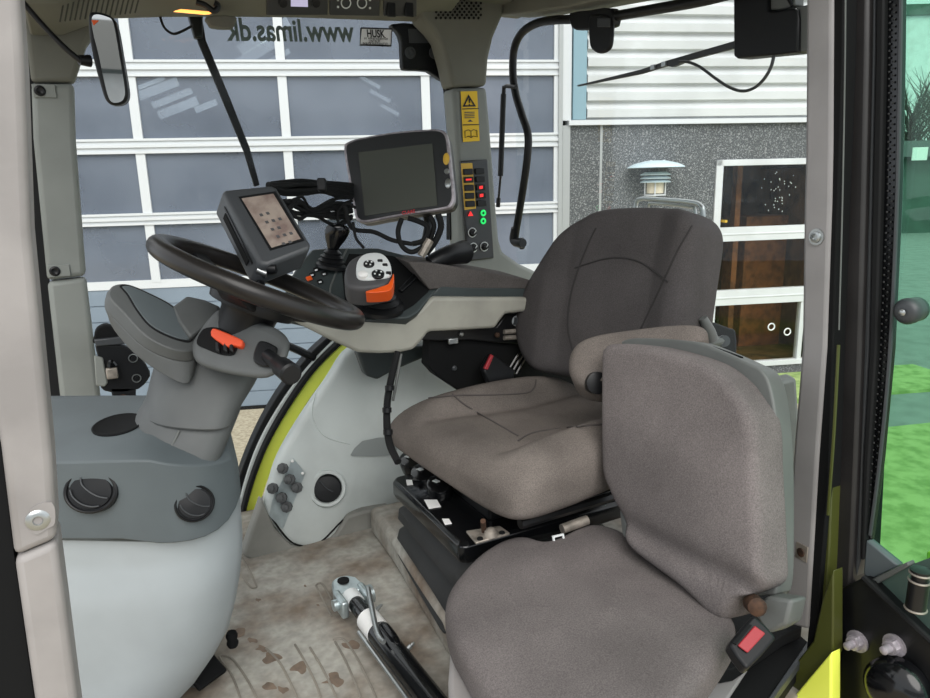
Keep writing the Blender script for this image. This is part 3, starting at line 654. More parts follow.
# outer lime bodywork bottom right
bd = G().prism(O(Xp(1.13), 831, 652, 831, 790, 700, 790, 772, 722), (.03, 0, 0)).obj('body_panel', 'lime', bevel=.004)
tag(bd, 'bright lime body panel showing below the open door hinge', 'body panel')
dr = thing('door_2', 'open black framed cab door with green tinted glass at the right edge', 'door', (XR, .8, .1), kind='structure')
xd_ = Xp(XR+.0)
def vstrip(name, l, r, m, th, off=0, bev=.003):
    fn = Xp(XR+off); return G().prism(O(fn, *l) + list(reversed(O(fn, *r))), (th, 0, 0)).obj(name, m, dr, bevel=bev)
vstrip('inner_frame', (846.5, -30, 846, 60, 843.5, 200, 839, 348, 834, 458, 830, 600, 827, 740), (868, -30, 867, 60, 864, 200, 860, 348, 856, 458, 850, 600, 845, 740), 'door_paint', .05, -.02, .006)
vstrip('groove_strip', (868, -30, 867, 60, 864, 200, 860, 348, 856, 458, 850, 600), (876, -30, 875, 60, 872, 200, 869, 348, 863, 458, 860, 560), 'charcoal', .05, -.005)
vstrip('rubber_seal', (876, -30, 875, 60, 872, 200, 869, 348, 863, 458, 860, 560), (884, -30, 883, 60, 880, 200, 876, 348, 869, 458, 864, 560), 'rubber', .05, -.012)
vstrip('glass_border', (884, -30, 883, 60, 880, 200, 876, 348, 869, 458, 864, 575), (903, -30, 902, 60, 899, 200, 892, 350, 882, 458, 871, 540), 'black_gloss', .012, .0, .002)
G().tube(O(Xp(XR-.005), 901, -30, 900, 60, 897, 200, 890, 350, 880, 458, 870, 535), .0035, 6).obj('edge_line', 'charcoal', dr)
g = G(); fn = Xp(XR-.003)
for k in range(80):
    y = -5+k*7; x = (890-(y*.012) if y < 200 else 887.5-(y-200)*.045 if y < 350 else 880.8-(y-350)*.075)
    for q in (0, 4): g.lathe(fn(x+q, y+q*.8), (-1, 0, 0), [(.0022, 0), (.001, .001)], 5)
g.obj('dot_print', 'dot_grey', dr)['kind'] = 'stuff'
G().prism(O(Xp(XR+.004), 884, -60, 1150, -60, 1150, 800, 960, 800, 930, 640, 866, 580), (.006, 0, 0)).obj('glass', 'tint_glass', dr, smooth=0)
c = xd_(915, 310)+V((-.02, 0, 0))
kb = G().lathe(c, (-1, -.1, 0), [(.021, -.03), (.021, -.006), (.0225, -.005), (.0225, .003), (.017, .012), (.012, .014), (0, .014)], 28).obj('door_knob', 'charcoal', dr)
G().lathe(c+V((-.02, -.002, 0)), (-1, -.1, 0), [(.006, 0), (.003, .002)], 8).obj('screw', 'steel', kb)
hb = G().prism(O(Xp(XR-.03), 838, 590, 862, 578, 872, 582, 930, 640, 960, 680, 960, 780, 828, 780), (.03, 0, 0)).obj('hinge_bracket', 'black_metal', dr, bevel=.004)
G().tube(O(Xp(XR-.034), 863, 577, 900, 612, 935, 645), .006, 8, smooth=False).obj('bracket_edge', 'rubber', dr)
G().prism(O(Xp(XR-.01), 866, 540, 898, 566, 870, 580, 863, 574), (.02, 0, 0)).obj('gusset', 'plastic_dark', dr, bevel=.003)
G().prism(O(Xp(XR-.02), 870, 580, 907, 562, 909, 566, 874, 586), (.02, 0, 0)).obj('bracket_flange', 'shell_grey', dr, bevel=.002)
G().prism(O(Xp(XR-.01), 874, 584, 908, 566, 935, 556, 940, 640, 930, 638), (.01, 0, 0)).obj('side_plate', 'shed_green', dr, bevel=.002)
for (x, y) in [(858, 641), (895, 645)]:
    c = Xp(XR-.03)(x, y); b_ = G().lathe(c, (-1, -.0, 0), [(.021, 0), (.021, .004), (.013, .004), (.013, .018), (.008, .018), (.0075, .034), (.004, .036)], 6 if False else 18).obj('hinge_bolt', 'bolt_dull', dr)
    G().lathe(c, (-1, 0, 0), [(.0145, .003), (.0145, .014), (.012, .017)], 6).obj('nut', 'bolt_dull', b_)
c = Xp(XR-.05)(917, 598)
hp = G().lathe(c, (0, 0, 1), [(.016, -.02), (.016, .035), (.013, .036), (.013, .045), (.0165, .046), (.0165, .054), (.010, .056)], 20).obj('hinge_pin', 'black_metal', dr)
for z_ in (-.02, .034, .048): G().ring(c+V((0, 0, z_)), (0, 0, 1), .0162, .002, 24, 8).obj('ring', 'bracket_steel', hp)
lm = Xp(XR-.06)(895, 690); lo = G().lathe(lm, (-1, -.15, .1), [(.055, -.02), (.055, 0), (.045, .014), (.025, .022), (0, .025)], 28).obj('round_cover', 'black_gloss', dr)
lv = G().prism(O(Xp(XR+.06), 926, 552, 945, 552, 945, 640, 927, 628), (.03, 0, 0)).obj('lime_bar', 'lime', bevel=.003); tag(lv, 'lime vertical bar beyond the hinge pin at the right edge', 'body panel')
# door sill
sl = thing('trim_13', 'black door sill with a pale inner strip beneath the seat belt buckle', 'door sill', Zp(.06)(760, 690), kind='structure')
zq = Zp(.06)
G().prism(O(zq, 747.6, 668, 787, 623, 811, 644, 772, 698, 740, 745, 700, 745, 728, 698), (0, 0, -.05)).obj('sill_plate', 'black_matte', sl, bevel=.004)
G().prism(O(Zp(.065), 727, 654, 748, 668, 728, 698, 700, 745, 655, 745, 692, 698), (0, 0, -.05)).obj('inner_strip', 'pillar_silver', sl, bevel=.004)
G().prism(O(Zp(.064), 808, 640, 813, 644, 772, 700, 740, 748, 735, 746, 768, 698), (0, 0, -.02)).obj('sill_edge', 'charcoal', sl, bevel=.002)
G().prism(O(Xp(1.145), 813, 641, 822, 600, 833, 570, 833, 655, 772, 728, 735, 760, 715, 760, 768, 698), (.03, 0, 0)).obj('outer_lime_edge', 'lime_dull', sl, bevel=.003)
fz = Zp(.0006); random.seed(5)
for (x, y, r_) in [(237, 632, 9), (252, 640, 6), (262, 648, 7), (272, 658, 10), (270, 685, 8), (300, 668, 12), (335, 680, 13), (282, 690, 7), (350, 645, 9), (258, 600, 3), (305, 586, 2), (318, 605, 2)]:
    pts = []
    for k in range(9):
        t = 2*math.pi*k/9; q = r_*random.uniform(.45, 1.15); pts.append(fz(x+q*math.cos(t), y+q*.6*math.sin(t)))
    G().prism(sc(pts, 3), (0, 0, -.0005)).obj('stain', 'mud_stain', flo, smooth=0)
# ============================================================ FRONT CONSOLE
E1, E2 = R0, H                                  # console face is square to the view heading
def cpt(a, b, z): return R0*a + H*b + ZZ*z
def plan(ar, b0, b1, rad, al=-1.0, n=8, lift=None):
    """plan outline: straight near face, rounded near-right corner"""
    pts = [(al, b1), (al, b0+.05), (al+.08, b0+.01)]
    m_ = 10
    for k in range(m_): pts.append((al+.08 + (ar-rad-al-.08)*(k+1)/m_, b0))
    for k in range(1, n+1):
        t = math.pi/2*k/n; pts.append((ar-rad+rad*math.sin(t), b0+rad-rad*math.cos(t)))
    pts.append((ar*1.22, b1))
    return pts
dc = thing('front_console', 'light grey front console with dark top and two round air vents behind the nearest pillar', 'console', cpt(-.6, 1.2, 0))
hb = lambda b: Hp(b)
def ca(x, y, b): p = Hp(b)(x, y); return p.dot(R0), p.z
# lower light body: sections from bottom to top
secs = []
for (y, xr_) in [(745, 120), (698, 179), (678, 198), (655, 214), (630, 227), (600, 234.5), (575, 238.5), (555, 240.5), (540, 241.5), (530, 241), (515, 240), (495, 239)]:
    a, z_ = ca(xr_, y, 1.22); z_ = max(z_, .012); i_ = max(0, min(1, (556-y)/18))*.012
    secs.append((a-i_*.4, z_, i_))
bdy = [[cpt(p[0], p[1], z_) for p in plan(a, 1.10+i_, 1.46, .13)] for a, z_, i_ in secs]
G().loft(bdy).obj('lower_body', 'plastic_light', dc, bevel=0)
# dark top cap: lower edge follows a gentle curve, overlaps the body
ar_top = ca(241.5, 505, 1.22)[0]
def capsec(dz0, inset): 
    out = []
    for (a, b) in plan(ar_top, 1.095+inset, 1.62, .125):
        out.append((a, b))
    return out
low = []; mid = []; top = []; back = []
for (a, b) in plan(ar_top, 1.095, 1.46, .13):
    # lower edge height by lateral position
    xpx = 465+719*a/1.12
    zl_ = ca(xpx, 539 if xpx < 90 else 539+7*math.sin(min(1, (xpx-90)/140)*math.pi) , 1.10)[1] if b < 1.0951 else ca(465+719*a/b, 545-52*min(1, (b-1.095)/.13)**1.6, b)[1]
    zm_ = ca(150, 462, 1.10)[1] - max(0, (xpx-120))*.0006
    if b > 1.2: zm_ = ca(150, 462, 1.10)[1]-.06
    low.append(cpt(a, b, zl_)); mid.append(cpt(a-.004, b+.012, zm_))
mid2 = [p + ZZ*.012 + (H*.02) + R0*-.012 for p in mid]
tp = []
for (a, b), p in zip(plan(ar_top, 1.095, 1.46, .13), mid2):
    q = cpt(a-.06, 1.34 if b < 1.25 else 1.37, 0); q.z = max(p.z, ca(120, 402, 1.30)[1]-.055*max(0, (a+.56)/.2)); tp.append(q)
cp_ = G().loft([low, mid, mid2, tp]); ct = cp_.bvh(); cp_.obj('top_cover', 'plastic_dark', dc, bevel=.004)
for (x, y, rx) in [(91.5, 491.5, 28), (194.5, 503.5, 20.5)]:
    c = hit(ct, x, y, 0)
    if c is None: c = Hp(1.1)(x, y)
    r_ = rx/719*1.12; nv = -H if x < 150 else (-H+R0*.55).normalized()
    nv = (nv + ZZ*.35).normalized(); el_ = .80 if x < 150 else .95
    v_ = G().lathe(c, nv, [(r_*1.05, -.02), (r_*1.05, .004), (r_*.98, .006), (r_*.93, .005), (r_*.9, .002), (r_*.86, .002), (r_*.82, .005), (0, .008)], 40, a=ZZ, el=el_).obj('air_vent', 'black_plastic', dc)
    B = basis(nv)
    for q in ([(-.35, .70), (-.28, .35), (0, .02), (.35, -.22), (.72, -.32)], [(-.74, .12), (-.62, -.22), (-.30, -.55), (.10, -.70), (.4, -.68)]): G().tube([c+nv*.008 + B@V((u_*r_, w_*r_*el_, 0)) for u_, w_ in q], .0013, 6).obj('louver', 'charcoal', v_)
c = hit(ct, 118, 425, .0) or cpt(-.56, 1.3, .6)
rn = ct.ray_cast(CAM, ray(118, 425).normalized())[1]; rn = rn if rn.dot(ray(118, 425)) < 0 else -rn
G().lathe(c, rn, [(.042, -.006), (.044, .002), (.041, .003), (.038, .0012), (.0, .001)], 32, a=R0).obj('cup_recess', 'black_matte', dc)
# pedals and clutter under the console
pdl = thing('brake_pedal', 'black pedal edge peeking out under the light console', 'pedal', Zp(.02)(212, 672))
G().box(Dp(1.46)(206, 672), (.07, .05, .012), basis((.3, -.5, 1))).obj('pedal_pad', 'black_matte', pdl, bevel=.004)
G().tube([Dp(1.46)(206, 672), Dp(1.50)(190, 690), Dp(1.52)(188, 712)], .012, 8).obj('pedal_arm', 'shell_grey', pdl)
rb = G().lathe(Dp(1.5)(232, 638), (0, 0, 1), [(.010, -.02), (.013, -.012), (.010, -.004), (.013, .006), (.010, .014)], 10).obj('hose_end', 'black_matte'); tag(rb, 'small black ribbed hose end beside the light console above the floor mat', 'hose')
# ============================================================ STEERING COLUMN
scn = thing('steering_column', 'grey plastic steering column with instrument pod, orange lever and stalk', 'steering column', Dp(1.45)(190, 470))
def hsec(xl, y_l, xr, y_r, d, th, n=28, pw=2.6):
    a = Dp(d)(xl, y_l); b = Dp(d)(xr, y_r); rd = ((a+b)/2-CAM); rd.z = 0; rd.normalize(); c = (a+b)/2 + rd*th/2; u = (b-a)/2; out = []
    for k in range(n):
        t = 2*math.pi*k/n; ct_, st_ = math.cos(t), math.sin(t)
        out.append(c + u*(math.copysign(abs(ct_)**(2/pw), ct_)) + rd*(th/2)*math.copysign(abs(st_)**(2/pw), st_))
    return out
G().loft([hsec(112, 474, 214, 500, 1.225, .16), hsec(127, 440, 226, 466, 1.235, .16), hsec(140, 420, 236, 440, 1.25, .16), hsec(148, 402, 244, 418, 1.26, .15)]).obj('lower_shroud', 'column_grey', scn)
G().loft([hsec(141, 427, 237, 434, 1.24, .18), hsec(145, 408, 246, 414, 1.25, .18), hsec(150, 385, 259, 392, 1.26, .18), hsec(156, 364, 268, 372, 1.27, .17), hsec(170, 352, 270, 360, 1.28, .15)]).obj('upper_shroud', 'column_grey', scn, bevel=.004)
G().tube(drape(G().loft([hsec(112, 474, 214, 500, 1.225, .16), hsec(148, 402, 244, 418, 1.26, .15)]).bvh(), (180, 431, 176, 440, 168, 455), .004), .002, 6).obj('seam', 'shell_grey', scn)
# instrument pod: crescent rim and dark face
pn = (-FW*.62 + UP*.62 + RI*.48).normalized(); pc = Dp(1.24)(150, 318); pp = Np(pc, pn); pp2 = Np(pc+pn*.004, pn)
rg = lambda sh, *xy: sc(O(Np(pc-pn*sh, pn), *xy), 4)
F0 = rg(.0, 120, 285.5, 129, 286, 150, 295, 172, 307, 186, 322, 193, 337, 189, 343, 170, 338, 150, 327, 136, 310, 127, 295, 121, 288)
R1 = rg(.002, 115, 285, 129, 284.5, 151, 293.5, 174, 306, 189, 322, 196, 338, 193, 350, 172, 349, 146, 336, 124, 313, 110, 298, 110, 290)
R2 = rg(.022, 110, 291, 129, 288, 152, 298, 174, 310, 190, 326, 197, 344, 194, 360, 172, 360, 143, 347, 118, 323, 105, 309, 105.5, 297)
R3 = rg(.045, 113, 300, 130, 297, 150, 305, 172, 318, 189, 334, 196, 355, 189, 383, 163, 374, 135, 354, 114, 330, 108, 316, 108, 306)
cf = sum(F0, V())/len(F0)
mid_ = lambda A, B, t: [p.lerp(q, t) for p, q in zip(A, B)]
G().loft([F0, R1, mid_(R1, R2, .15), R2]).obj('instrument_pod', 'column_grey', scn, bevel=.002)
c3 = sum(R3, V())/len(R3)
G().loft([[p+(c3-p)*.02 for p in R2], mid_(R2, R3, .12), mid_(R2, R3, .85), R3, [p+(c3-p)*.15-pn*.01 for p in R3]]).obj('pod_lower_rim', 'column_grey', scn, bevel=.002)
G().prism([cf+(p-cf)*.93+pn*.0005 for p in F0], pn*.003).obj('instrument_cover', 'plastic_dark', scn, bevel=.001)
G().tube([cf+(p-cf)*.97+pn*.001 for p in F0+[F0[0]]], .0018, 6, smooth=False).obj('pod_seam', 'rubber', scn)
# box behind the pod and switch block
k1 = Np(Dp(1.27)(200, 320), (-FW*.7+UP*.6+RI*.2)); kv = (-UP*.5)*.06+ray(200, 320)*.05
G().prism(O(k1, 171, 307, 187, 295, 205, 299, 221, 306, 216, 320, 200, 330, 190, 338, 178, 322), kv).obj('bracket_box', 'column_grey', scn, bevel=.006, seg=3)
k2n = (-FW*.88 + UP*.45 - RI*.1).normalized(); k2 = Np(Dp(1.20)(235, 345), k2n)
blk = sc(O(k2, 192, 345, 200, 330, 209, 318, 222, 309, 250, 318, 276, 328, 288, 338, 290, 350, 282, 368, 268, 378, 245, 377, 215, 371, 196, 362), 3)
G().prism(blk, ray(240, 345)*.085).obj('switch_block', 'column_grey', scn, bevel=.014, seg=4)
k2b = Np(Dp(1.20)(235, 345)+k2n*.001, k2n)
rec = sc(O(k2b, 197, 344, 200, 334, 207, 328, 222, 329, 236, 339, 238, 346, 234, 355, 222, 355, 206, 349), 3)
ro = G().prism(rec, k2n*.002).obj('lever_recess', 'black_matte', scn, bevel=.001)
k2c = Np(Dp(1.20)(235, 345)+k2n*.012, k2n)
G().prism(sc(O(k2c, 210.5, 335, 211.5, 329, 215, 328, 228, 333, 240, 338.5, 242.5, 341, 240.5, 346.5, 234, 345, 226, 346.5, 220, 342.5), 2), -k2n*.014).obj('orange_lever', 'orange_red', scn, bevel=.003)
for x in (217, 225, 231): G().prism(O(k2c, x-2, 341, x+2, 342, x+2, 352, x-2, 350), -k2n*.01).obj('recess_latch', 'black_plastic', ro, bevel=.002)
k2d = Np(Dp(1.20)(235, 345)+k2n*.003, k2n)
G().prism(sc(O(k2d, 254, 360, 258, 345, 264, 342, 276, 347, 278, 352, 274, 366, 262, 367), 3), k2n*.006).obj('stalk_base', 'black_plastic', scn, bevel=.003)
a = k2d(268, 356); b = Dp(1.09)(291, 374)
G().tube([a, a+(b-a)*.35, a+(b-a)*.55, a+(b-a)*.62, b, b+(b-a)*.03], [.012, .012, .012, .0165, .0175, .014], 18, smooth=False).obj('stalk', 'black_plastic', scn)
text('symbols', '--- --', k2d(221, 333), RI*.9-UP*.38, UP, .008, 'yellow', scn)
# ============================================================ STEERING WHEEL
imaj = (RI*218 - UP*90).normalized(); iup = (RI*90 + UP*218).normalized()
wn = (iup*math.cos(math.radians(5)) - FW*math.sin(math.radians(5))).normalized()
wc = Dp(1.25)(261, 282.5)
sw = thing('steering_wheel', 'black tilted steering wheel above the grey column', 'steering wheel', wc)
Rw = .1785
G().ring(wc, wn, Rw, .018, 96, 16, flat=.95).obj('rim', 'rim_leather', sw)
a_ = imaj; b_ = wn.cross(imaj)
hubc = wc - wn*.045
for ang in (25, 155, 270):
    t = math.radians(ang); d = a_*math.cos(t)+b_*math.sin(t)
    G().loft([[p + (wn.cross(d))*sx*w2 + wn*sz*.007 for sx, sz in ((-1, -1), (1, -1), (1, 1), (-1, 1))] for p, w2 in [(hubc+d*.03, .035), (hubc+d*.09+wn*.012, .028), (wc+d*.15-wn*.012, .020), (wc+d*(Rw-.004), .016)]]).obj('spoke', 'black_plastic', sw, bevel=.004)
G().lathe(hubc, wn, [(.075, -.004), (.078, .012), (.07, .03), (.05, .036), (0, .038)], 36).obj('hub_cap', 'black_plastic', sw)
G().lathe(wc, wn, [(.050, -.12), (.048, -.085), (.050, -.06), (.058, -.045), (.076, -.03), (.09, -.02), (.06, -.016)], 36).obj('hub_cone', 'black_plastic', sw)
# ============================================================ SMALL TERMINAL
tn = (-FW*.80 + RI*.10 + UP*.45).normalized(); tc_ = Dp(1.33)(265, 225); tp_ = Np(tc_, tn); tb = (-RI*.028-UP*.045+FW*.03)
ter = thing('small_terminal', 'small dark terminal with reflective screen tilted behind the steering wheel', 'terminal', Dp(1.33)(264, 275))
fr_ = O(tp_, 222, 191, 226, 189, 272, 184.5, 277, 187, 311, 243, 311, 248, 267, 265, 259, 263)
G().prism(fr_, tb*.85).obj('housing', 'charcoal', ter, bevel=.007, seg=3)
t2_ = Np(tc_+tn*.001, tn)
G().prism(O(t2_, 238.5, 197, 275.5, 191.5, 304.5, 240.5, 270, 250.5), tn*.001).obj('screen_border', 'black_plastic', ter)
t3_ = Np(tc_+tn*.0025, tn)
scr = G().prism(O(t3_, 241.6, 198.7, 273.5, 194, 300.6, 239, 271.6, 248), tn*.001).obj('screen', 'screen_light', ter, smooth=0)
t4_ = Np(tc_+tn*.004, tn); random.seed(11)
for r_ in range(5):
    for q in range(2+r_ % 2):
        x = 262+r_*5.6+q*6.5-3; y = 214+r_*7.2-q*1.6
        G().prism(O(t4_, x, y, x+3, y-.6, x+4.6, y+1.8, x+1.6, y+2.4), tn*.0004).obj('screen_mark', 'label_grey', scr, smooth=0)
sd_ = [(225, 209, 1)]
q0 = tp_(224, 194); q1 = tp_(258, 262)
ax_ = (q1-q0); on = tb.cross(ax_).normalized(); on = on if on.dot(-RI) > 0 else -on
p0 = q0+ax_*.16+tb*.32+on*.0012; p1 = q0+ax_*.86+tb*.32+on*.0012
G().prism([p0, p1, p1+tb*.22, p0+tb*.22], on*.002).obj('card_slot', 'black_matte', ter, bevel=.001)
p0 = q0+ax_*.10+tb*.22+on*.001; p1 = q0+ax_*.93+tb*.22+on*.001
G().prism([p0, p1, p1+tb*.06, p0+tb*.06], on*.0012).obj('slot_line', 'black_plastic', ter)
G().tube([Dp(1.36)(268, 256), Dp(1.34)(264, 272), Dp(1.31)(260, 284)], .009, 10).obj('mount_arm', 'black_plastic', ter)
G().tube([Dp(1.30)(258, 270), Dp(1.30)(267, 274)], .007, 10).obj('clamp_pin', 'steel', ter)
G().lathe(Dp(1.30)(272, 269), RI, [(.009, -.008), (.011, 0), (.009, .008)], 12).obj('clamp_knob', 'black_plastic', ter)
# ============================================================ LARGE TERMINAL
ln = (-FW*.93 + UP*.12 + RI*.06 - RI*.3).normalized(); lc = Dp(1.86)(400, 175); lp = Np(lc, ln); lb = FW*.055+RI*.01
lt = thing('large_terminal', 'large dark touchscreen terminal with rounded silver rim beside the rear right pillar', 'terminal', Dp(1.86)(400, 235))
oo = sc(O(lp, 344.5, 150, 349, 142, 365, 137.5, 395, 132.5, 425, 130, 440, 130, 446.5, 134, 449, 145, 452, 172, 454.5, 196, 452.5, 205, 446, 209, 420, 213, 390, 218, 366, 222.5, 358, 221, 355, 214, 350, 185), 4)
G().prism(oo, lb).obj('housing', 'black_plastic', lt, bevel=.010, seg=3)
lcen = sum(oo, V())/len(oo)
G().loft([[lcen+(p-lcen)*.985+ln*.0035 for p in oo], [lcen+(p-lcen)*1.004+ln*.001 for p in oo], [lcen+(p-lcen)*1.006+lb*.28 for p in oo]]).obj('silver_rim', 'bolt_dull', lt, bevel=.002)
l2 = Np(lc+ln*.004, ln); l3 = Np(lc+ln*.0065, ln); l4 = Np(lc+ln*.009, ln)
G().prism([lcen+(p-lcen)*.955+ln*.003 for p in oo], ln*.0022).obj('bezel', 'dark_face', lt, bevel=.001)
G().prism(O(l3, 358.5, 152.5, 432.5, 143.5, 437.5, 205.5, 365, 216), ln*.001).obj('screen', 'screen_dark', lt, smooth=0)
def disc(fn, x, y, n_, r_, h_, nm, m_, p_, el=1.0, a=None): return G().lathe(fn(x, y), n_, [(r_, -.001), (r_, h_*.6), (r_*.8, h_), (0, h_)], 20, a=a or UP, el=el).obj(nm, m_, p_)
disc(l3, 446.3, 159, ln, .0085, .003, 'emblem_button', 'yellow', lt, el=1.9)
disc(l3, 447, 171.5, ln, .0072, .004, 'round_button', 'steel', lt)
disc(l3, 448, 183.5, ln, .0080, .004, 'rocker_button', 'steel', lt, el=1.6)
a = l4(402, 214.6); b = l4(415, 212.6); text('lettering', 'CLAAS', a, b-a, UP, .012, 'text_red', lt, fitw=(b-a).length, bold=.0004)
G().tube([Dp(1.90)(425, 208), Dp(1.92)(428, 225), Dp(1.90)(424, 245)], .011, 10).obj('mount_arm', 'black_plastic', lt)
G().tube([Dp(1.84)(430, 240), Dp(1.84)(421, 256)], .012, 8, smooth=False).obj('mount_bracket', 'bracket_steel', lt)
G().box(Dp(1.95)(425, 202), (.09, .05, .07), basis(-FW)).obj('mount_plate', 'black_matte', lt, bevel=.006)
# ============================================================ CABLES
cb = thing('cable_bundle', 'tangle of black cables looping between the two terminals', 'cable bundle', Dp(1.8)(310, 240))
def cab(xy, d0, d1, r=.006, root=cb, nm='cable', m_='rubber'):
    n = len(xy)//2; G().tube([Dp(d0+(d1-d0)*i/(n-1))(xy[2*i], xy[2*i+1]) for i in range(n)], r, 8, 6).obj(nm, m_, root)
random.seed(21)
for k in range(11):
    y = 181+k*1.3; r = lambda q: random.uniform(-q, q)
    cab((268, 186+r(2), 284+r(2), y+1+r(1.5), 302+r(3), y+1+r(1.5), 322, 183+k*.9, 338, y+2+r(1.5), 352, y+4), 1.6+r(.02), 1.88, random.choice([.0045, .0055, .0065]))
for k in range(12):
    y = 197+k*2.0; r = lambda q: random.uniform(-q, q)
    cab((284+r(5), 206+r(6), 298+r(3), y+r(3), 308+r(2), 207+k*.8+r(1.5), 318+r(2), 207+k*.9, 334+r(3), y+2+r(4), 352, y+r(4)), 1.6+r(.02), 1.86, random.choice([.0035, .0045, .0055]))
cab((352, 218, 340, 225, 338, 212, 346, 204, 356, 208), 1.8, 1.82, .004)
cab((345, 206, 352, 228, 374, 232, 392, 240, 412, 244), 1.78, 1.84, .006)
cab((412, 244, 424, 240, 428, 228, 420, 222, 408, 218), 1.84, 1.84, .007)
cab((402, 218, 398, 232, 402, 246, 412, 252, 424, 246), 1.82, 1.84, .007)
cab((438, 214, 441, 226, 436, 240, 426, 254), 1.84, 1.86, .009)
cab((430, 216, 434, 226, 430, 240), 1.84, 1.86, .007)
cab((353, 222, 356, 238, 364, 248), 1.78, 1.78, .004)
G().box(Dp(1.66)(322, 185), (.02, .03, .02), basis(-FW)).obj('cable_tie', 'black_plastic', cb, bevel=.003)
bd_ = thing('cable_duct', 'black rounded mount under the large terminal beside the switch panel', 'mount', Dp(1.95)(440, 255))
G().tube([Dp(1.9)(430, 264), Dp(1.92)(446, 256), Dp(1.98)(464, 252)], [.022, .026, .034], 14).obj('boot', 'black_plastic', bd_)
# ============================================================ ARMREST CONSOLE
ac = thing('armrest_console', 'driver armrest console with light side, dark control tray and fabric pad', 'armrest console', Dp(1.75)(430, 350))
ya = Np((.9, 1.68, .7), (.10, -1, 0)); av = V((.02, .2, 0))
side = O(ya, 272, 309, 300, 312, 345, 318, 367, 320.5, 400, 319, 412, 315, 420, 310, 432.5, 297, 480, 297.5, 533, 297.5, 530, 303, 527, 312, 506, 314, 501, 320, 495.5, 328.5, 462, 330.5, 429, 332, 422, 341, 413.5, 350, 400, 353, 380, 354, 358.5, 353, 334, 342, 300, 325)
G().prism(side, av).obj('side_panel', 'arm_light', ac, bevel=.010, seg=3)
tpn = (V((-.05, -.62, .78))).normalized(); tpo = ya(366, 320); tpl = Np(tpo, tpn)
tray = O(tpl, 280, 305, 291, 277, 298, 265, 312, 249, 330, 247.5, 378, 247.5, 399, 253, 418, 260, 436, 270, 441, 287, 430, 298, 419, 312, 409, 318, 366, 321, 330, 316.5)
G().prism(tray, (0, .06, -.05)).obj('control_tray', 'tray_dark', ac, bevel=.006, seg=3)
tq = Np(tpo+tpn*.0015, tpn); tq2 = Np(tpo+tpn*.004, tpn); tq3 = Np(tpo+tpn*.010, tpn)
G().prism(O(tq, 349, 254, 392, 256, 420, 266, 432, 279, 428, 292, 414, 305, 404, 311, 372, 314, 345, 303, 342, 270), tpn*.001).obj('tray_inlay', 'black_matte', ac)
G().tube(O(tq, 347, 249, 338, 268, 330, 292, 340, 304), .0025, 6).obj('tray_seam', 'shell_grey', ac)
for k in range(5):
    G().prism(O(tq, 398+k*5.5, 292-k*5.0, 402+k*5.5, 294-k*5.0, 420+k*2.2, 276-k*2.4, 415+k*2.2, 274-k*2.4), tpn*.012).obj('lever_slot', 'black_plastic', ac, bevel=.002)
# fabric pad + dark band under it
ypd = Np((.9, 1.70, .7), (.10, -1, 0))
G().loft([[a, b, b+av*1.0, (a+b)/2+av*1.05+ZZ*.01, a+av*1.0+ZZ*.004] for a, b in zip(O(ypd, 408, 262, 420, 262, 438, 264, 472, 269.5, 506, 275.5, 528, 279.5, 536, 283, 540, 290), O(ypd, 430, 290, 434, 289, 446, 288, 476, 288.5, 506, 288.5, 528, 289, 536, 290, 541, 293))]).obj('arm_pad', 'fabric_pad', ac, bevel=.010, seg=4)
G().prism(O(ypd, 428, 299, 441, 285, 470, 287, 533, 288.5, 539, 292, 535, 298, 480, 298.5, 436, 298.5), av*.98).obj('pad_base', 'tray_dark', ac, bevel=.004)
# joystick
jb = tq(331, 266); jn = (tpn*.4 + UP*.8 + RI*.1).normalized()
js = G().lathe(jb, jn, [(.040, -.004), (.040, .004), (.032, .009), (.036, .014), (.027, .020), (.031, .025), (.021, .031), (.024, .036), (.014, .044)], 20).obj('joystick_boot', 'black_plastic', ac)
jt = jb+jn*.040
jk = G().loft([[jt + jn*h_ + RI*(math.cos(2*math.pi*k/18)*a_ + off) + FW*math.sin(2*math.pi*k/18)*b_ for k in range(18)] for h_, a_, b_, off in [(-.004, .013, .013, 0), (.010, .016, .015, 0), (.024, .024, .02, .003), (.040, .032, .026, .005), (.056, .034, .027, .006), (.066, .029, .024, .003), (.071, .014, .012, 0)]])
jko = jk.obj('joystick_knob', 'black_gloss', ac, sub=1)
# multifunction grip
gc = Dp(1.60)(371, 274)
G().lathe(tq(378, 305), (tpn+UP*.6), [(.068, -.004), (.066, .006), (.050, .012), (.055, .018), (.040, .026), (.045, .032), (.03, .045)], 24, a=RI, el=1.0).obj('grip_boot', 'black_plastic', ac)
gn = (-FW*.72 + UP*.68 + RI*.08).normalized()
gpl = Np(gc-gn*.012, gn)
body = sc(O(gpl, 346, 287, 344.5, 276, 349, 264, 360, 257.5, 374, 256, 386, 260, 391, 270, 391, 282, 384, 289, 366, 292, 352, 291), 3)
G().dome(body, gn, er=.012, back=.045, bulge=.002).obj('grip_body', 'label_grey', ac)
plate = sc(O(gpl, 357, 282, 356.5, 270, 361, 261.5, 370, 258, 381, 258.5, 388, 264, 391.5, 274, 389, 281, 378, 284, 364, 285), 3)
fpg = G().dome([p+gn*.012 for p in plate], gn, er=.006, back=.014, bulge=.004); fpt_ = fpg.bvh(); fpo = fpg.obj('grip_faceplate', 'switch_white', ac)
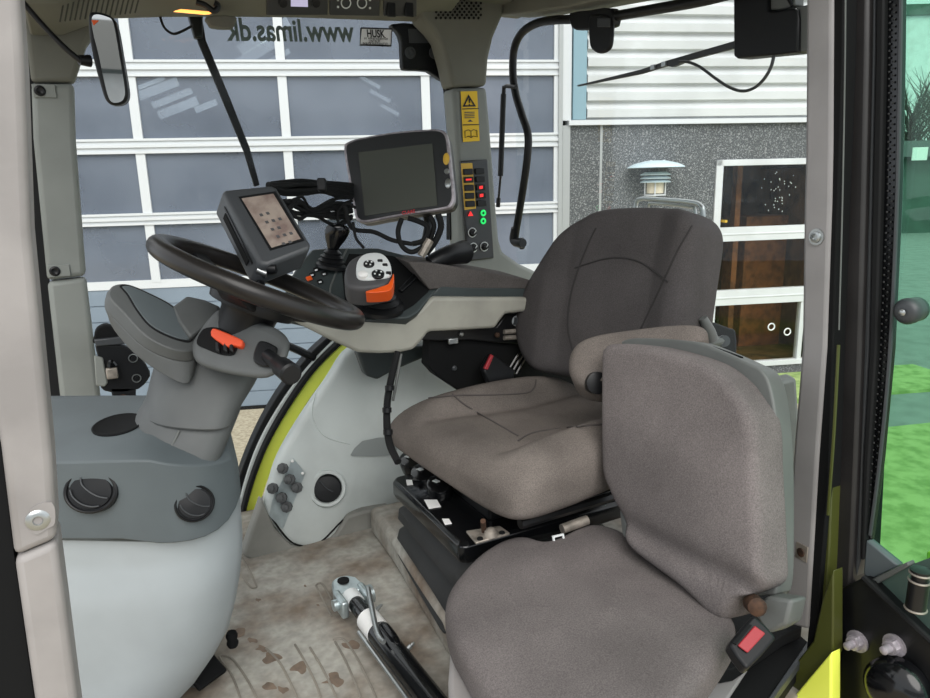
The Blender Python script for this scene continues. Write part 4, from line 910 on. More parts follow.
for (x, y, r_) in [(369, 264.5, .0125), (378, 274.5, .0145)]:
    p = hit(fpt_, x, y, .0); bo = G().lathe(p, gn, [(r_, -.002), (r_, .003), (r_*.8, .005), (0, .005)], 22).obj('round_button', 'black_plastic', fpo)
    for t in range(4):
        q = p+gn*.0055 + basis(gn)@V((math.cos(t*1.571+.4), math.sin(t*1.571+.4), 0))*r_*.55
        G().box(q, (.004, .004, .001), basis(gn)).obj('button_mark', 'switch_white', bo)
for (x, y) in [(380, 260.8), (385, 265), (388.5, 273)]:
    p = hit(fpt_, x, y, .0)
    if p: G().box(p, (.012, .008, .006), basis(gn)).obj('small_button', 'black_plastic', fpo, bevel=.002)
p = hit(fpt_, 363, 275, 0)
if p: G().lathe(p, gn, [(.012, -.004), (.011, .004), (.006, .007), (0, .0075)], 20).obj('white_thumb_button', 'paper', fpo)
yo = Np(gc-gn*.012+FW*.0, gn)
G().prism(sc(O(Np(gc-gn*.0, gn), 366, 291, 388, 284, 393, 273, 394, 279, 392, 288, 386, 291.5, 370, 292.5), 2), -gn*.03+FW*.01).obj('grip_orange_side', 'orange', ac, bevel=.004)
# tray switches
for (x, y, m_) in [(309, 279, 'orange'), (320, 282, 'black_plastic'), (316, 270, 'black_plastic'), (324, 274, 'black_plastic'), (312, 275, 'black_plastic')]:
    o = G().prism(O(tq, x-3.6, y-.6, x+1.6, y-2.4, x+3.8, y+1.2, x-1.4, y+3), tpn*.006).obj('switch', m_, ac, bevel=.002)
    if m_ != 'orange': G().prism(O(Np(tpo+tpn*.008, tpn), x-1.5, y-.2, x+1.2, y-1, x+1.8, y+.4, x-.8, y+1.2), tpn*.0004).obj('symbol', 'switch_white', o)
G().prism(O(tq, 371, 311, 384, 310, 384.5, 311.2, 371, 312.2), tpn*.001).obj('red_mark', 'orange_red', ac)
# ============================================================ SEAT MECHANISM under the console
sm_ = thing('armrest_bracket', 'black steel bracket with bolts joining armrest console and driver seat', 'bracket', Dp(1.85)(480, 370))
ym = Np((.9, 1.74, .5), (.10, -1, 0)); ym2 = Np((.9, 1.72, .5), (.10, -1, 0))
G().prism(O(ym2, 420, 340, 430, 330, 497, 327, 506, 314, 530, 311, 536, 330, 530, 345, 500, 343, 470, 340, 440, 341), (0, .02, 0)).obj('upper_plate', 'black_metal', sm_, bevel=.003)
G().prism(O(ym, 430, 338, 505, 336, 545, 330, 590, 350, 590, 398, 470, 398, 437, 376, 428, 366), (0, .05, 0)).obj('side_plate', 'black_matte', sm_, bevel=.004)
ym3 = Np((.9, 1.715, .5), (.10, -1, 0))
for (x, y, r_, m_) in [(461, 334, .007, 'steel'), (454, 368, .008, 'charcoal'), (497, 335, .008, 'rust')]: G().lathe(ym3(x, y) if y < 340 else ym(x, y), (.1, -1, 0), [(r_, -.002), (r_, .004), (r_*.6, .007), (0, .007)], 10).obj('bolt', m_, sm_)
G().tube([ym3(514, 321), ym3(526, 323)], .012, 12, smooth=False).obj('pivot_pin', 'charcoal', sm_); G().lathe(ym3(517, 321), (-.3, -1, .1), [(.016, -.004), (.016, .003), (.010, .003), (.009, -.003)], 18).obj('pivot_ring', 'steel', sm_)
for y in (331, 337): G().tube([ym3(504, y+1), ym3(518, y)], .007, 10, smooth=False).obj('spring_pin', 'bracket_steel', sm_)
G().box(ym3(453, 341), (.03, .01, .016)).obj('clip', 'steel', sm_, bevel=.002)
for k in range(3): G().tube([ym2(506+k*5, 374), ym2(526+k*4, 340)], .005, 8, smooth=False).obj('linkage_rod', 'black_gloss', sm_)
bk_ = thing('seat_belt_buckle', 'black seat belt buckle with red button behind the driver seat cushion', 'buckle', ym2(495, 375))
qn = Np((.9, 1.66, .5), (.10, -1, .2))
G().prism(O(qn, 484, 371, 493, 354, 516, 371, 512, 385, 490, 385), (0, .03, 0)).obj('housing', 'black_plastic', bk_, bevel=.004)
G().prism(O(Np((.9, 1.655, .5), (.10, -1, .2)), 484.5, 369, 491.5, 354.5, 494, 356, 488, 370), (0, .01, 0)).obj('red_button', 'red', bk_, bevel=.002)
st_ = thing('cable_hose', 'black corrugated cable hanging from the armrest console beside the driver seat cushion', 'cable', Dp(1.75)(391, 440))
G().tube([Dp(1.80)(398, 352), Dp(1.78)(392, 375), Dp(1.74)(387.5, 400), Dp(1.70)(387, 425), Dp(1.66)(390, 445), Dp(1.62)(398, 462)], .009, 10).obj('hose', 'rubber', st_)
G().tube([Dp(1.80)(401, 354), Dp(1.77)(396, 385), Dp(1.72)(393, 400)], .004, 8).obj('wire', 'shell_grey', st_)
for y, x in [(388, 389.5), (410, 387), (432, 388)]: G().lathe(Dp(1.80-(y-352)*.0016)(x, y), UP, [(.0115, -.006), (.0115, .006)], 12).obj('hose_clip', 'black_plastic', st_)
G().prism(O(Np((.8, 1.86, .5), (0, -1, 0)), 357, 352, 432, 345, 430, 356, 415, 362, 392, 372, 378, 380, 366, 376), (0, .04, 0)).obj('armrest_underside', 'tray_dark', ac, bevel=.008)
# ============================================================ DRIVER SEAT
def curve_frame(fwd_deg):
    t = math.radians(fwd_deg); f = V((-math.cos(t), -math.sin(t), 0)); l = V((math.sin(t), -math.cos(t), 0)); return f, l
sF, sL = curve_frame(10)
SC = V((.925, 1.42, 0))
ds = thing('driver_seat', 'grey-brown fabric driver seat with bolstered cushion on a black suspension base', 'seat', (.82, 1.42, .085))
# cushion: lofted slices from rear to front
def cush(u, half, wtop, wbot, boll=.035, dip=0, n=80):
    out = []
    for k in range(n):
        t = 2*math.pi*k/n; ct_, st_ = math.cos(t), math.sin(t)
        v = half*math.copysign(abs(ct_)**(2/3.6), ct_); hh = math.copysign(abs(st_)**(2/3.4), st_)
        q = abs(v)/half; e = max(0, min(1, (q-.48)/.24)); e = e*e*(3-2*e); wb = wbot-.085*v; zz_ = (wtop+wb)/2
        z_ = zz_ + (wtop + boll*e - dip*(1-q) - (.016*math.exp(-((q-.50)/.06)**2) if boll > .02 else 0) - zz_)*hh if hh >= 0 else zz_ + (wb-zz_)*(-hh)
        out.append(SC + sF*u + sL*v + ZZ*z_)
    return out
cg = G().loft([cush(*q) for q in [(-.30, .10, .40, .38, 0), (-.295, .20, .42, .37, .01), (-.27, .245, .428, .355, .03), (-.20, .262, .428, .348, .058, .008), (-.10, .270, .428, .345, .068, .010), (.0, .276, .432, .342, .068, .008),
               (.09, .278, .440, .338, .056, .0), (.16, .278, .450, .336, .042), (.22, .275, .454, .336, .024), (.255, .270, .450, .337, .012), (.280, .262, .438, .342, .004), (.296, .248, .420, .350, 0), (.304, .225, .404, .360, 0), (.305, .15, .392, .368, 0)]])
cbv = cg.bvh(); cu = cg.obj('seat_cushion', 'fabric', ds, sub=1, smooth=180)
G().tube(drape(cbv, (391, 414, 410, 402, 450, 396, 490, 395, 525, 393, 534, 388, 536, 380), .001), .002, 6).obj('bolster_seam', 'seam', cu)
G().tube(drape(cbv, (452, 394, 465, 405, 490, 420, 518, 436), .0008), .002, 6).obj('middle_seam', 'seam', cu)  # soft shadow along the seam, painted as a darker line
G().tube(drape(cbv, (518, 441, 530, 434, 550, 430, 585, 426, 610, 424), .001), .002, 6).obj('near_bolster_seam', 'seam', cu)  # near seam's shadow is likewise put into the line colour
# backrest
bF, bL = curve_frame(14); tl = math.radians(12)
bn = bF*math.cos(tl) + ZZ*math.sin(tl); bc = Dp(1.86)(620, 290); bp = Np(bc, bn)
bo_ = sc(O(bp, 530, 352, 525.5, 330, 529, 304, 540, 280, 556, 254, 572, 231, 588, 217, 606, 210, 640, 207.5, 672, 208.5, 690, 212, 702, 222, 706, 240, 700, 285, 694, 330, 689, 368, 684, 385, 640, 384, 590, 380, 560, 375, 541, 368), 5)
def bdisp(p):
    q = (p-bc); lat = q.dot(bL); up = q.dot(bn.cross(bL)); up = up if True else up
    return .030*max(0, min(1, (abs(lat+.015)-.135)/.06))
bg_ = G().dome(bo_, bn, er=.035, back=.10, bulge=.012, disp=bdisp, J=22)
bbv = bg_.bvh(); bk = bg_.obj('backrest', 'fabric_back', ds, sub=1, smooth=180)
for nm, xy in [('far_bolster_seam', (582, 372, 573, 350, 568, 325, 571, 295, 579, 268, 588, 245, 596, 228)), ('near_bolster_seam', (640, 330, 650, 310, 664, 280, 678, 250, 692, 226)), ('shoulder_seam', (575, 268, 610, 258, 640, 262, 668, 282))]:
    q = drape(bbv, xy, .0008)
    if len(q) > 3: G().tube(q, .0025, 6).obj(nm, 'seam_dark', bk)
# folded left armrest in front of the backrest
an = (-ray(640, 350).normalized()*.8 + ZZ*.55 - RI*.15).normalized(); aq = Np(Dp(1.58)(640, 350), an)
ao = sc(O(aq, 569, 372, 570.5, 357, 578, 346, 594, 338.5, 622, 333, 660, 329, 692, 328, 706, 331, 708, 340, 700, 348, 660, 358, 622, 366, 606, 380, 600, 390, 588, 390, 575, 384), 4)
am = G().dome(ao, an, er=.026, back=.07, bulge=.004, J=10).obj('armrest', 'fabric', ds, sub=1, smooth=180)
G().lathe(Dp(1.55)(598, 383), (-FW+RI*.1), [(.026, -.03), (.025, .0), (.018, .002), (0, .002)], 24).obj('armrest_pivot_cap', 'black_plastic', ds)
G().tube([Dp(1.70)(703, 318), Dp(1.71)(709, 330), Dp(1.72)(712, 340)], [.010, .014, .016], 12).obj('armrest_end', 'shell_grey', ds)
# suspension box, bellows, levers
x0, x1, y0, y1 = .605, 1.03, 1.222, 1.622
def rr(xa, xb, ya_, yb, r, z_, n=5):
    out = []
    for cx, cy, a0 in ((xb-r, yb-r, 0), (xa+r, yb-r, 90), (xa+r, ya_+r, 180), (xb-r, ya_+r, 270)):
        for k in range(n+1):
            t = math.radians(a0+90*k/n); out.append(V((cx+r*math.cos(t) - max(0, .16-abs(z_-.06))*.28*max(0, min(1, (1.65-cy)/.4)), cy+r*math.sin(t), z_)))
    return out
secs = []
prof = [(.03, .006), (.06, -.002), (.078, .010), (.09, .016), (.105, -.002), (.125, .002), (.137, .016), (.15, .020), (.163, .0), (.185, .002), (.196, .016), (.207, .018), (.218, .002), (.232, 0)]
for z_, i_ in prof: secs.append(rr(x0+i_, x1-i_, y0+i_, y1-i_, .03, z_))
G().loft(secs).obj('bellows', 'bellows', ds)
G().loft([rr(x0-.004, x1+.19, y0-.004, y1, .02, .222), rr(x0-.008, x1+.2, y0-.008, y1, .02, .232), rr(x0-.008, x1+.2, y0-.008, y1, .02, .262), rr(x0+.0, x1+.2, y0, y1, .02, .270)]).obj('suspension_frame', 'black_gloss', ds, bevel=.002)
G().prism([V((x0+.10, y0+.06, .268)), V((x1, y0+.06, .268)), V((x1, y1-.06, .268)), V((x0+.10, y1-.06, .268))], (0, 0, .06)).obj('slide_plate', 'black_metal', ds, bevel=.006)
zt2 = Zp(.285)
for (x, y) in [(408, 461), (420, 474), (436, 486)]:
    kn = G().lathe(zt2(x, y)+V((.01, .0, -.01)), (-.35, -.2, 1), [(.030, -.02), (.031, .008), (.027, .018), (.012, .023), (0, .023)], 22, a=V((0, 1, 0)), el=1.35).obj('adjuster_lever', 'black_gloss', ds)
    G().box(zt2(x, y)+V((.0, -.002, .014)), (.012, .016, .002), Matrix.Rotation(.3, 3, 'Z')).obj('lever_symbol', 'switch_white', kn)
zt3 = Zp(.2715)
for xy in [(406, 480, 412, 480, 413, 485, 407, 485.5), (424, 500, 437, 500, 441, 507, 429, 509), (442, 519, 449, 519, 452, 524, 445, 525)]:
    G().prism(O(zt3, *xy), (0, 0, .001)).obj('label', 'paper', ds, smooth=0)
lpl = G().prism(O(Zp(.282), 466, 533, 500, 528, 510, 535, 476, 545), (0, 0, .006)).obj('latch_plate', 'bracket_steel', ds, bevel=.002)
for (x, y) in [(480, 539), (502, 533)]: G().lathe(Zp(.288)(x, y), ZZ, [(.007, 0), (.006, .003), (0, .003)], 12).obj('plate_hole', 'black_matte', lpl)
G().lathe(Zp(.288)(491, 535), ZZ, [(.016, 0), (.014, .010), (.006, .016), (0, .016)], 16).obj('plate_knob', 'bracket_steel', lpl)
G().tube([Zp(.29)(484, 531), Zp(.33)(483, 521)], .006, 8, smooth=False).obj('latch_rod', 'rust', lpl)
G().tube([Zp(.275)(562, 529), Zp(.28)(587, 520)], .011, 14, smooth=False).obj('rail_tube', 'bracket_steel', ds)
G().tube([Zp(.31)(520, 524), Zp(.31)(590, 503), Zp(.31)(612, 496)], .012, 8, smooth=False).obj('slide_rail', 'black_metal', ds)
G().lathe(Zp(.30)(564, 511), (-.3, -1, .5), [(.010, 0), (.010, .008), (.005, .012)], 10).obj('rail_bolt', 'rust', ds)
cl_ = G().ring(Zp(.262)(559, 541), (-.2, -1, .4), .016, .004, 4, 6).obj('strap_clip', 'switch_white', ds)
# ============================================================ PASSENGER SEAT
js_ = thing('passenger_seat', 'grey fabric fold-down passenger seat nearest the door on a light base', 'seat', (.75, 1.0, 0))
jn_ = V((-1, -.10, .22)).normalized(); jp0 = V((.93, .95, .45)); jp = Np(jp0, jn_)
jo = sc(O(jp, 606.5, 356, 608.5, 348, 615, 344, 644, 344.5, 679, 352, 712, 364, 734, 381, 742, 391, 749, 401, 757, 414, 761, 436, 762, 470, 764.5, 520, 766, 565, 766, 582, 760, 590, 750, 594.5, 741, 598, 737, 606, 733, 616, 727, 619, 716, 613, 690, 588, 660, 566, 634, 545, 625, 522, 613, 490, 606, 468, 605.5, 415), 4)
def jdisp(p):
    q = (p-jp0); up = q.z; lat = q.y
    return .014*math.exp(-((up+.115)/.025)**2)*-1 + (.008 if up < -.13 else 0)
jg = G().dome(jo, jn_, er=.024, back=.075, bulge=.008, disp=jdisp, J=26)
jbv = jg.bvh(); jb_ = jg.obj('backrest', 'fabric_jump', js_, sub=1, smooth=180)
jps = Np(jp0-jn_*.055, jn_)
shell = sc(O(jps, 612, 352, 622, 341, 640, 338, 690, 341, 718, 350, 750, 364, 762, 371, 770, 386, 776, 420, 779, 470, 779, 540, 777, 588, 764, 596, 700, 590, 640, 540, 616, 480, 610, 420), 4)
G().prism(shell, -jn_*.05).obj('backrest_shell', 'shell_grey', js_, bevel=.012, seg=4)
jtop = Np(jp0-jn_*.06+ZZ*.0, V((0, 0, 1)))
tz = jps(690, 341).z
zs = Zp(tz+.004)
G().tube([jps(645, 345)-jn_*.02+ZZ*.004, jps(690, 349)-jn_*.02+ZZ*.006, jps(735, 362)-jn_*.02+ZZ*.006], [.006, .010, .006], 10).obj('handle_slot', 'black_matte', js_)
# seat cushion
cz = .235
jz = Zp(cz); 
jc = sc(O(jz, 446, 606, 455, 588, 478, 563, 502, 548.5, 521, 545, 541, 549.5, 560, 545.5, 582, 535, 600, 533, 625, 541, 655, 565, 690, 592, 722, 618, 736, 632, 726, 655, 700, 692, 660, 745, 600, 790, 540, 790, 490, 716, 467, 672, 452, 645, 446, 624), 4)
G().dome(jc, ZZ, er=.032, back=.05, bulge=.012, J=16).obj('seat_cushion', 'fabric_jump', js_, sub=1, smooth=180)
cbs = sum(jc, V())/len(jc); bs = [cbs+(p-cbs)*.97 for p in sc(O(jz, 446, 624, 478, 590, 541, 570, 600, 560, 640, 575, 670, 605, 690, 640, 680, 690, 650, 745, 600, 790, 520, 800, 440, 800, 444, 700), 2)]
G().prism([V((p.x, p.y, .19)) for p in bs], (0, 0, -.185)).obj('seat_base', 'pillar_light', js_, bevel=.01)
G().prism(O(Np(jp0-jn_*.03, jn_), 752, 612, 766, 596, 792, 600, 786, 625, 768, 634), -jn_*.05).obj('hinge_cover', 'shell_grey', js_, bevel=.006)
G().lathe(Np(jp0-jn_*.0, jn_)(756, 606), (-.5, -.8, .3), [(.016, -.02), (.016, .008), (.010, .012)], 14).obj('hinge_pivot', 'rust', js_)
G().prism(O(Np(jp0-jn_*.01, jn_), 619, 508, 625, 520, 634, 544, 622, 536), -jn_*.03).obj('side_bracket', 'shell_grey', js_, bevel=.004)
bb = thing('seat_belt_buckle', 'black seat belt buckle with faded red button on the door sill', 'buckle', Zp(.1)(752, 650))
bkn = (-FW*.75+UP*.65).normalized(); bq = Np(Dp(1.12)(752, 640), bkn)
G().prism(sc(O(bq, 730, 646, 733, 638, 751, 617, 757, 617, 774, 634, 774, 641, 750, 667, 744, 666), 2), -bkn*.03).obj('housing', 'black_plastic', bb, bevel=.006, seg=3)
bq2 = Np(Dp(1.12)(752, 640)+bkn*.001, bkn)
G().prism(O(bq2, 737, 646, 754, 626, 765, 634, 747, 653.5), bkn*.004).obj('red_button', 'red', bb, bevel=.002)
G().prism(O(bq2, 732.5, 643, 748, 624.5, 752, 625.5, 736, 645), bkn*.002).obj('tongue_slot', 'black_matte', bb)
# ============================================================ TOP LINK on the floor
tk = thing('top_link', 'black tractor top link rod with galvanised fork end lying on the cab floor', 'top link', Zp(0)(390, 640))
zl = Zp(.05); a = zl(351, 597); b = zl(440, 712); dx = (b-a).normalized(); sd = dx.cross(ZZ).normalized(); SG = -1 if sd.dot(RI) > 0 else 1
G().tube([a+dx*.02, a+dx*.11], [.019, .020], 18, smooth=False).obj('threaded_sleeve', 'black_gloss', tk)
G().tube([a+dx*.10, a+dx*.115, a+dx*.16, a+dx*.62], [.021, .026, .027, .027], 22, smooth=False).obj('barrel', 'black_gloss', tk)
G().tube([a+dx*.105, a+dx*.165], [.0275, .0277], 22, smooth=False).obj('label', 'paper', tk)
G().tube([a+dx*.165+ZZ*.018-sd*.004, a+dx*.19+ZZ*.024-sd*.006, a+dx*.24+ZZ*.023-sd*.006, a+dx*.26+ZZ*.016-sd*.004], [.007, .012, .011, .006], 10).obj('lever_boss', 'black_gloss', tk)
eye = a - dx*.042 + ZZ*.006
f0 = a+dx*.045
for sgn in (-1, 1):
    G().prism([f0+sd*sgn*.022+ZZ*.020, f0+sd*sgn*.040+ZZ*.020, f0+sd*sgn*.040-ZZ*.024, f0+sd*sgn*.022-ZZ*.024], -dx*.066).obj('fork_ear', 'zinc', tk, bevel=.006, seg=3)
pts = []
for k in range(13):
    t = math.pi*(k/12); pts.append(eye - dx*(.030*math.sin(t)) + sd*.031*math.cos(t))
pts += [f0-dx*.060-sd*.040, f0-dx*.040-sd*.040, f0-dx*.046-sd*.018, f0-dx*.046+sd*.018, f0-dx*.040+sd*.040, f0-dx*.060+sd*.040]
G().prism([p+ZZ*.014 for p in pts], (0, 0, -.026)).obj('fork_plate', 'zinc', tk, bevel=.005, seg=3)
G().lathe(eye+ZZ*.0155 - dx*.006, ZZ, [(.015, -.004), (.0145, .0005), (0, .0005)], 20, a=dx).obj('eye_hole', 'black_matte', tk)
G().tube([a+dx*.012-sd*.050, a+dx*.012-sd*.038], .022, 18, smooth=False).obj('pin_head', 'zinc', tk); G().tube([a+dx*.012+sd*.038, a+dx*.012+sd*.050], .014, 12, smooth=False).obj('pin_end', 'zinc', tk)
G().tube([a-dx*.004, a+dx*.032], .0225, 18, smooth=False).obj('collar', 'switch_white', tk)
z8 = Zp(.088)
G().tube([z8(368, 588), z8(371, 604), z8(376, 628), z8(380, 638), z8(384, 642)], .0060, 10).obj('handle_rod', 'steel', tk)
for t_ in (.105, .27):
    p = a+dx*t_-sd*.022*SG+ZZ*.016; n_ = (-sd*SG+ZZ*.6).normalized(); G().lathe(p, n_, [(.005, 0), (.005, .008), (.003, .009), (.004, .013), (.0015, .018)], 8).obj('grease_nipple', 'steel', tk)
G().tube([a+dx*.125+sd*SG*.032-ZZ*.01, a+dx*.66+sd*SG*.032-ZZ*.012], .0045, 8, smooth=False).obj('side_rod', 'steel', tk)
# ============================================================ MIRROR, WIPERS, LATCH, SMALL THINGS
my = thing('interior_mirror', 'tall black rear-view mirror hanging by the front right pillar', 'mirror', Yp(2.0)(92, 60))
mn = (-FW*.9 + RI*.30 - UP*.24).normalized(); mp0 = Yp(1.95)(108, 58); mq = Np(mp0, mn)
mo = sc(O(mq, 88.5, 15, 94, 11.5, 104, 13, 112, 17, 117, 27, 122, 55, 127.5, 88, 127, 99, 122, 104, 112, 105, 105, 99, 100, 84, 94, 62, 89.5, 38), 4)
G().prism(mo, -mn*.05 + V((0, 0, 0))).obj('housing', 'black_plastic', my, bevel=.008, seg=3)
mc = sum(mo, V())/len(mo)
mq2 = Np(mp0+mn*.0015, mn)
G().prism(sc(O(mq2, 92, 18, 97, 14.5, 106, 16.5, 112, 20, 115, 30, 119.5, 56, 124.8, 88, 124, 98, 120, 102, 113, 102.5, 108.5, 97, 104, 80, 98.5, 54, 93, 32), 4), mn*.0015).obj('mirror_glass', 'mirror_glass', my, smooth=0)
G().prism(O(Np(mp0+mn*.004, mn), 91.5, 20, 99, 20.5, 93.5, 25.5), mn*.0005).obj('orange_corner_mark', 'orange', my, smooth=0)
G().tube([Yp(1.98)(16, -6), Yp(1.98)(40, 22), Yp(1.97)(64, 47), Yp(1.97)(82, 62)], .0065, 10).obj('arm', 'black_plastic', my)
G().tube([Yp(1.97)(79, 60), Yp(1.98)(90, 61)], [.011, .014], 12, smooth=False).obj('ball_joint', 'black_plastic', my)
wp = thing('windscreen_wiper', 'long black wiper arm leaning across the right window, orange lamp above', 'wiper', Yp(2.33)(194, 20))
yw_ = Yp(2.35)
wp['label'] = 'long straight black wiper arm leaning across the right side window'
G().prism(O(yw_, 191, 15, 202, 15, 206, 40, 231, 100, 250, 148, 260, 185, 254.5, 187, 244, 152, 224, 104, 198, 42), (0, .012, 0)).obj('arm', 'black_plastic', wp, bevel=.003)
G().prism(O(Yp(2.34), 188, 13, 203, 13, 203, 38, 195, 38), (0, .03, 0)).obj('pivot_cover', 'black_plastic', wp, bevel=.005)
wl_ = G().tube(O(Yp(2.26), 159, 8, 160, 16, 164, 27, 171, 33, 178, 33, 192, 26), .0035, 8).obj('wire_loop', 'rubber'); tag(wl_, 'thin black wire loop hanging from the roof left of the wiper', 'wire')
il = thing('interior_lamp', 'small amber lit lamp strip under the roof console edge', 'lamp', Yp(2.16)(192, 11))
G().prism(O(Yp(2.10), 174, 11, 181, 9, 210, 11.5, 212, 13.5, 206, 14), (0, .03, .004)).obj('lamp_strip', 'amber_lit', il, bevel=.003)
G().tube(O(Yp(2.09), 196, 2, 205, 5, 214, 11, 218, 6, 214, 3), .008, 8).obj('lamp_clip', 'black_plastic', il)
vh = G().prism(sc(O(Yp(2.2), 207, 16, 235, 16, 235, 24, 231, 28, 213, 27, 209, 23), 3), (0, .03, 0)).obj('roof_clip', 'headliner', bevel=.005); tag(vh, 'small olive grey plastic catch under the roof console right of the wiper', 'catch')
mb = thing('mounting_bracket', 'black bracket with two round bushings behind the window near the pillar top', 'bracket', Yp(2.32)(425, 50))
G().prism(sc(O(Yp(2.32), 391, 24, 420, 24, 444, 40, 452, 80, 440, 79, 428, 71, 408, 70, 402.5, 66, 401.5, 42, 397, 31), 2), (0, .03, 0)).obj('plate', 'black_plastic', mb, bevel=.005)
for x in (410, 434):
    o = G().lathe(Yp(2.32)(x, 53), (0, -1, 0), [(.019, 0), (.019, .006), (.013, .008), (.012, .003), (.006, .003), (.005, .006)], 20).obj('bushing', 'label_grey', mb)
G().prism(O(Yp(2.319), 408, 29, 430, 29, 431, 43, 409, 43), (0, -.002, 0)).obj('type_plate', 'label_grey', mb)
th = thing('rear_window_rail', 'bent black tube rail across the top and left of the rear window', 'rail', Xp(1.35)(515, 240))
G().tube(O(Xp(1.36), 790, -22, 740, -9, 700, 1, 650, 10, 600, 18, 555, 20, 535, 24, 521, 34, 514, 50, 513, 75, 516, 95, 522, 115, 528, 135, 527, 160, 522, 195, 517, 225, 515, 238), .0135, 14).obj('tube', 'black_plastic', th)
G().tube(O(Xp(1.36), 515.5, 228, 514, 240, 519, 243, 523, 243), [.016, .017, .017, .016], 14).obj('elbow', 'black_plastic', th)
G().lathe(Xp(1.37)(521.5, 243.5), (-1, 0, 0), [(.022, -.004), (.022, .003), (.015, .004), (0, .004)], 20).obj('grommet', 'charcoal', th)
gs = thing('gas_strut', 'thin black gas strut beside the rear right pillar and tube rail', 'gas strut', Xp(1.34)(498, 205))
G().tube(O(Xp(1.35), 503.5, 94, 500.5, 176), .0105, 12, smooth=False).obj('cylinder', 'black_plastic', gs)
G().tube(O(Xp(1.35), 500.5, 176, 498.5, 200), .0045, 10, smooth=False).obj('piston_rod', 'black_gloss', gs)
G().tube(O(Xp(1.35), 503.5, 96, 504, 87, 507, 86, 516, 87), .0075, 10, smooth=False).obj('top_joint', 'black_plastic', gs); G().tube(O(Xp(1.35), 498.5, 198, 498, 207), .008, 10, smooth=False).obj('bottom_joint', 'black_plastic', gs)
rl = thing('window_latch', 'black latch with a rounded tongue hanging from the rear window rail', 'latch', Xp(1.35)(600, 50))
G().prism(sc(O(Xp(1.345), 569, 13, 590, 10, 611, 8, 612, 26, 597, 28.5, 575, 30, 570, 24), 2), (.03, 0, 0)).obj('latch_body', 'black_plastic', rl, bevel=.005)
G().prism(sc(O(Xp(1.34), 588.5, 18, 596, 14, 610.5, 18, 611, 42, 607, 51, 599, 53.5, 592, 50, 589, 42), 3), (.012, 0, 0)).obj('tongue', 'black_plastic', rl, bevel=.006)
G().prism(O(Xp(1.337), 597, 18, 610, 18, 610, 27, 597, 27), (.004, 0, 0)).obj('tongue_cap', 'charcoal', rl, bevel=.002)
rw = thing('rear_wiper', 'black rear wiper motor box with thin wiper arm and looping cable', 'wiper', Xp(1.4)(770, 55))
G().prism(O(Xp(1.40), 733, -40, 768, -40, 768, 10, 771.5, 11.3, 793, 8.5, 797, 9.5, 798, 20, 797.5, 52.5, 737, 58.6, 733.5, 56), (.05, 0, 0)).obj('motor_box', 'black_plastic', rw, bevel=.004)
G().prism(O(Xp(1.41), 796, 7, 815, 3, 815, 50, 796, 52.5), (.03, 0, 0)).obj('side_cover', 'shell_grey', rw, bevel=.003)
G().prism(O(Xp(1.41), 769, -20, 795, -20, 795, 5.5, 780, 9.5, 769, 10), (.03, 0, 0)).obj('upper_cover', 'shell_grey', rw, bevel=.003)
G().tube(O(Xp(1.405), 780, -10, 789, 0, 792, 6), .0035, 8).obj('wire', 'rubber', rw)
g = G().prism(O(Xp(1.42), 735, 40.5, 735, 48, 668, 65.5, 640, 74, 577, 86.5, 577, 85, 640, 69.5, 668, 60), (.012, 0, 0)); g.obj('wiper_arm', 'charcoal', rw, bevel=.002)
G().prism(O(Xp(1.418), 668, 60.5, 681, 60, 681, 63.5, 672, 67, 668, 66), (.012, 0, 0)).obj('nozzle', 'charcoal', rw)
for x, y in [(653, 67.2), (664, 64)]: G().box(Xp(1.417)(x, y), (.006, .016, .012)).obj('arm_clip', 'steel', rw)
G().tube(O(Xp(1.41), 679, 62, 688, 62, 700, 67, 715, 78, 729, 87, 742, 91, 754, 88, 764, 79, 771, 67, 774, 55), .0038, 8).obj('cable', 'charcoal', rw)
# door latch behind the column
dl = thing('door_latch', 'black door latch plate with two bolts behind the steering column by the pillar', 'latch', Yp(2.2)(118, 370))
yd = Yp(2.2)
G().prism(sc(O(yd, 95, 345, 108, 345, 125, 346, 140, 357, 150, 372, 148, 380, 139, 389, 122, 393, 104, 391, 100, 382, 99, 360), 2), (0, .03, 0)).obj('plate', 'black_plastic', dl, bevel=.004)
G().prism(sc(O(Yp(2.21), 94, 338, 97, 329, 107, 325, 118, 331, 124, 342, 95, 344), 3), (0, .04, 0)).obj('upper_cup', 'black_matte', dl, bevel=.004)
G().prism(O(Yp(2.195), 94, 340, 122, 337, 126, 344, 96, 346.5), (0, .03, 0)).obj('flange', 'charcoal', dl, bevel=.003)
for (x, y) in [(133, 358), (136.5, 378)]:
    o = G().lathe(yd(x, y), (0, -1, 0), [(.0135, 0), (.0135, .004), (.009, .004), (.009, .001), (.005, .001), (.005, .004)], 18).obj('bolt', 'black_plastic', dl); G().ring(yd(x, y)+V((0, -.004, 0)), (0, -1, 0), .0115, .0015, 20, 6).obj('bolt_ring', 'steel', o)
G().prism(O(Yp(2.19), 94, 356, 103, 358, 108, 383, 105, 387, 96, 386), (0, .02, 0)).obj('grey_striker', 'pillar_grey', dl, bevel=.004)
G().box(Yp(2.18)(112, 373), (.03, .02, .032)).obj('catch_block', 'bracket_steel', dl, bevel=.004); G().tube(O(Yp(2.18), 110, 367, 111, 362, 115, 366), .008, 8).obj('catch_hook', 'black_gloss', dl)
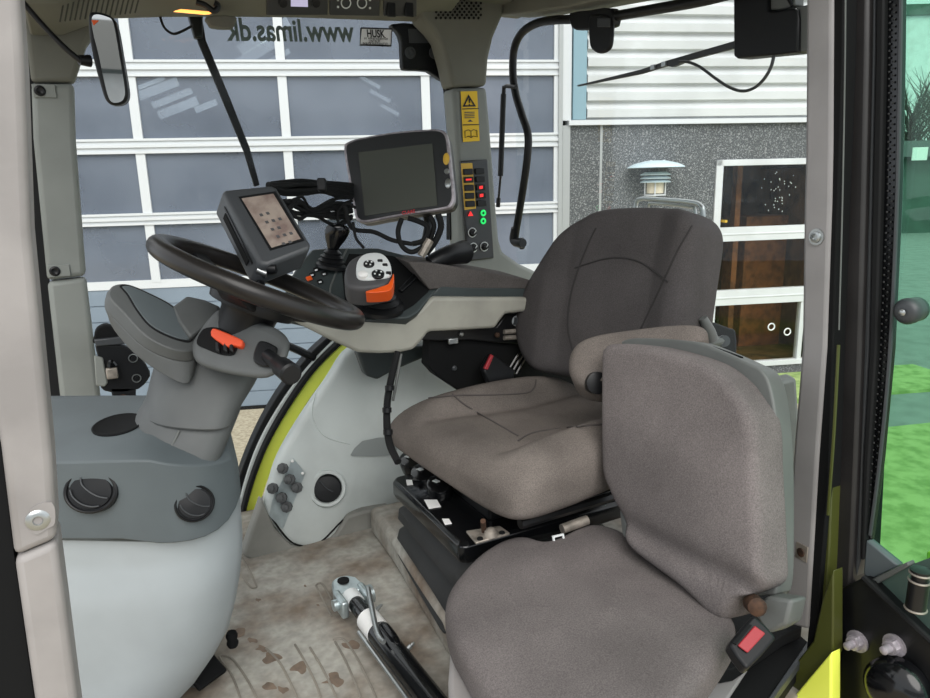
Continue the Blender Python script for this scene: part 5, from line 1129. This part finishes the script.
G().prism(O(yd, 110, 388, 136, 388, 136, 402, 130, 409, 115, 405), (0, .03, 0)).obj('lower_tab', 'black_plastic', dl, bevel=.003)
G().lathe(yd(123, 399), (0, -1, 0), [(.014, 0), (.012, .003), (.006, .001)], 14).obj('rusty_bolt', 'rust', dl)
# things behind the seat
rm = thing('rear_bracket', 'black bracket with grey tube behind the passenger seat by the glazed door', 'bracket', Dp(1.95)(725, 340))
G().prism(sc(O(Dp(1.95), 700, 321, 730, 328, 736, 332, 737, 352, 733, 354, 706, 352), 2), FW*.04).obj('plate', 'black_plastic', rm, bevel=.005)
G().tube([Dp(1.9)(706, 343), Dp(1.92)(722, 341)], .014, 12, smooth=False).obj('tube', 'shell_grey', rm)
G().lathe(Dp(1.91)(724, 341), (-FW), [(.016, -.01), (.016, .004), (.006, .004)], 14).obj('tube_cap', 'charcoal', rm)
hr = thing('grab_frame', 'chrome tube frame peeking over the driver seat backrest', 'frame', Xp(1.5)(670, 215))
pq = O(Xp(1.55), 636, 226, 636, 204, 641, 199, 652, 199, 690, 202, 701, 206, 703, 213, 703, 230)
for e_ in (pq[0], pq[-1]): G().tube([V((1.55, e_.y, GZ)), e_], .007, 10, smooth=False).obj('leg', 'steel', hr)
G().tube(pq, .007, 10, 5).obj('outer_tube', 'steel', hr)
G().tube(O(Xp(1.55), 646, 226, 648, 206, 655, 203.5, 688, 206.5, 695, 210, 696, 230), .005, 8, 5).obj('inner_tube', 'steel', hr)
for x in (662, 681): G().tube(O(Xp(1.55), x, 200, x+1, 206), .004, 6, smooth=False).obj('cross_bar', 'steel', hr)
bx = G().prism(O(Hp(1.9), 760, 386, 797, 378, 815, 640, 765, 640), H*.06).obj('rear_panel', 'shell_grey', bevel=.01); tag(bx, 'grey rear panel edge behind the passenger seat beside the silver pillar', 'panel')  # plain rear panel of the cab beside the pillar
G().prism(O(Zp(.10), 690, 600, 740, 585, 800, 600, 802, 626, 784, 634, 734, 668, 712, 672), (0, 0, -.03)).obj('mount_plate', 'black_matte', js_, bevel=.003)
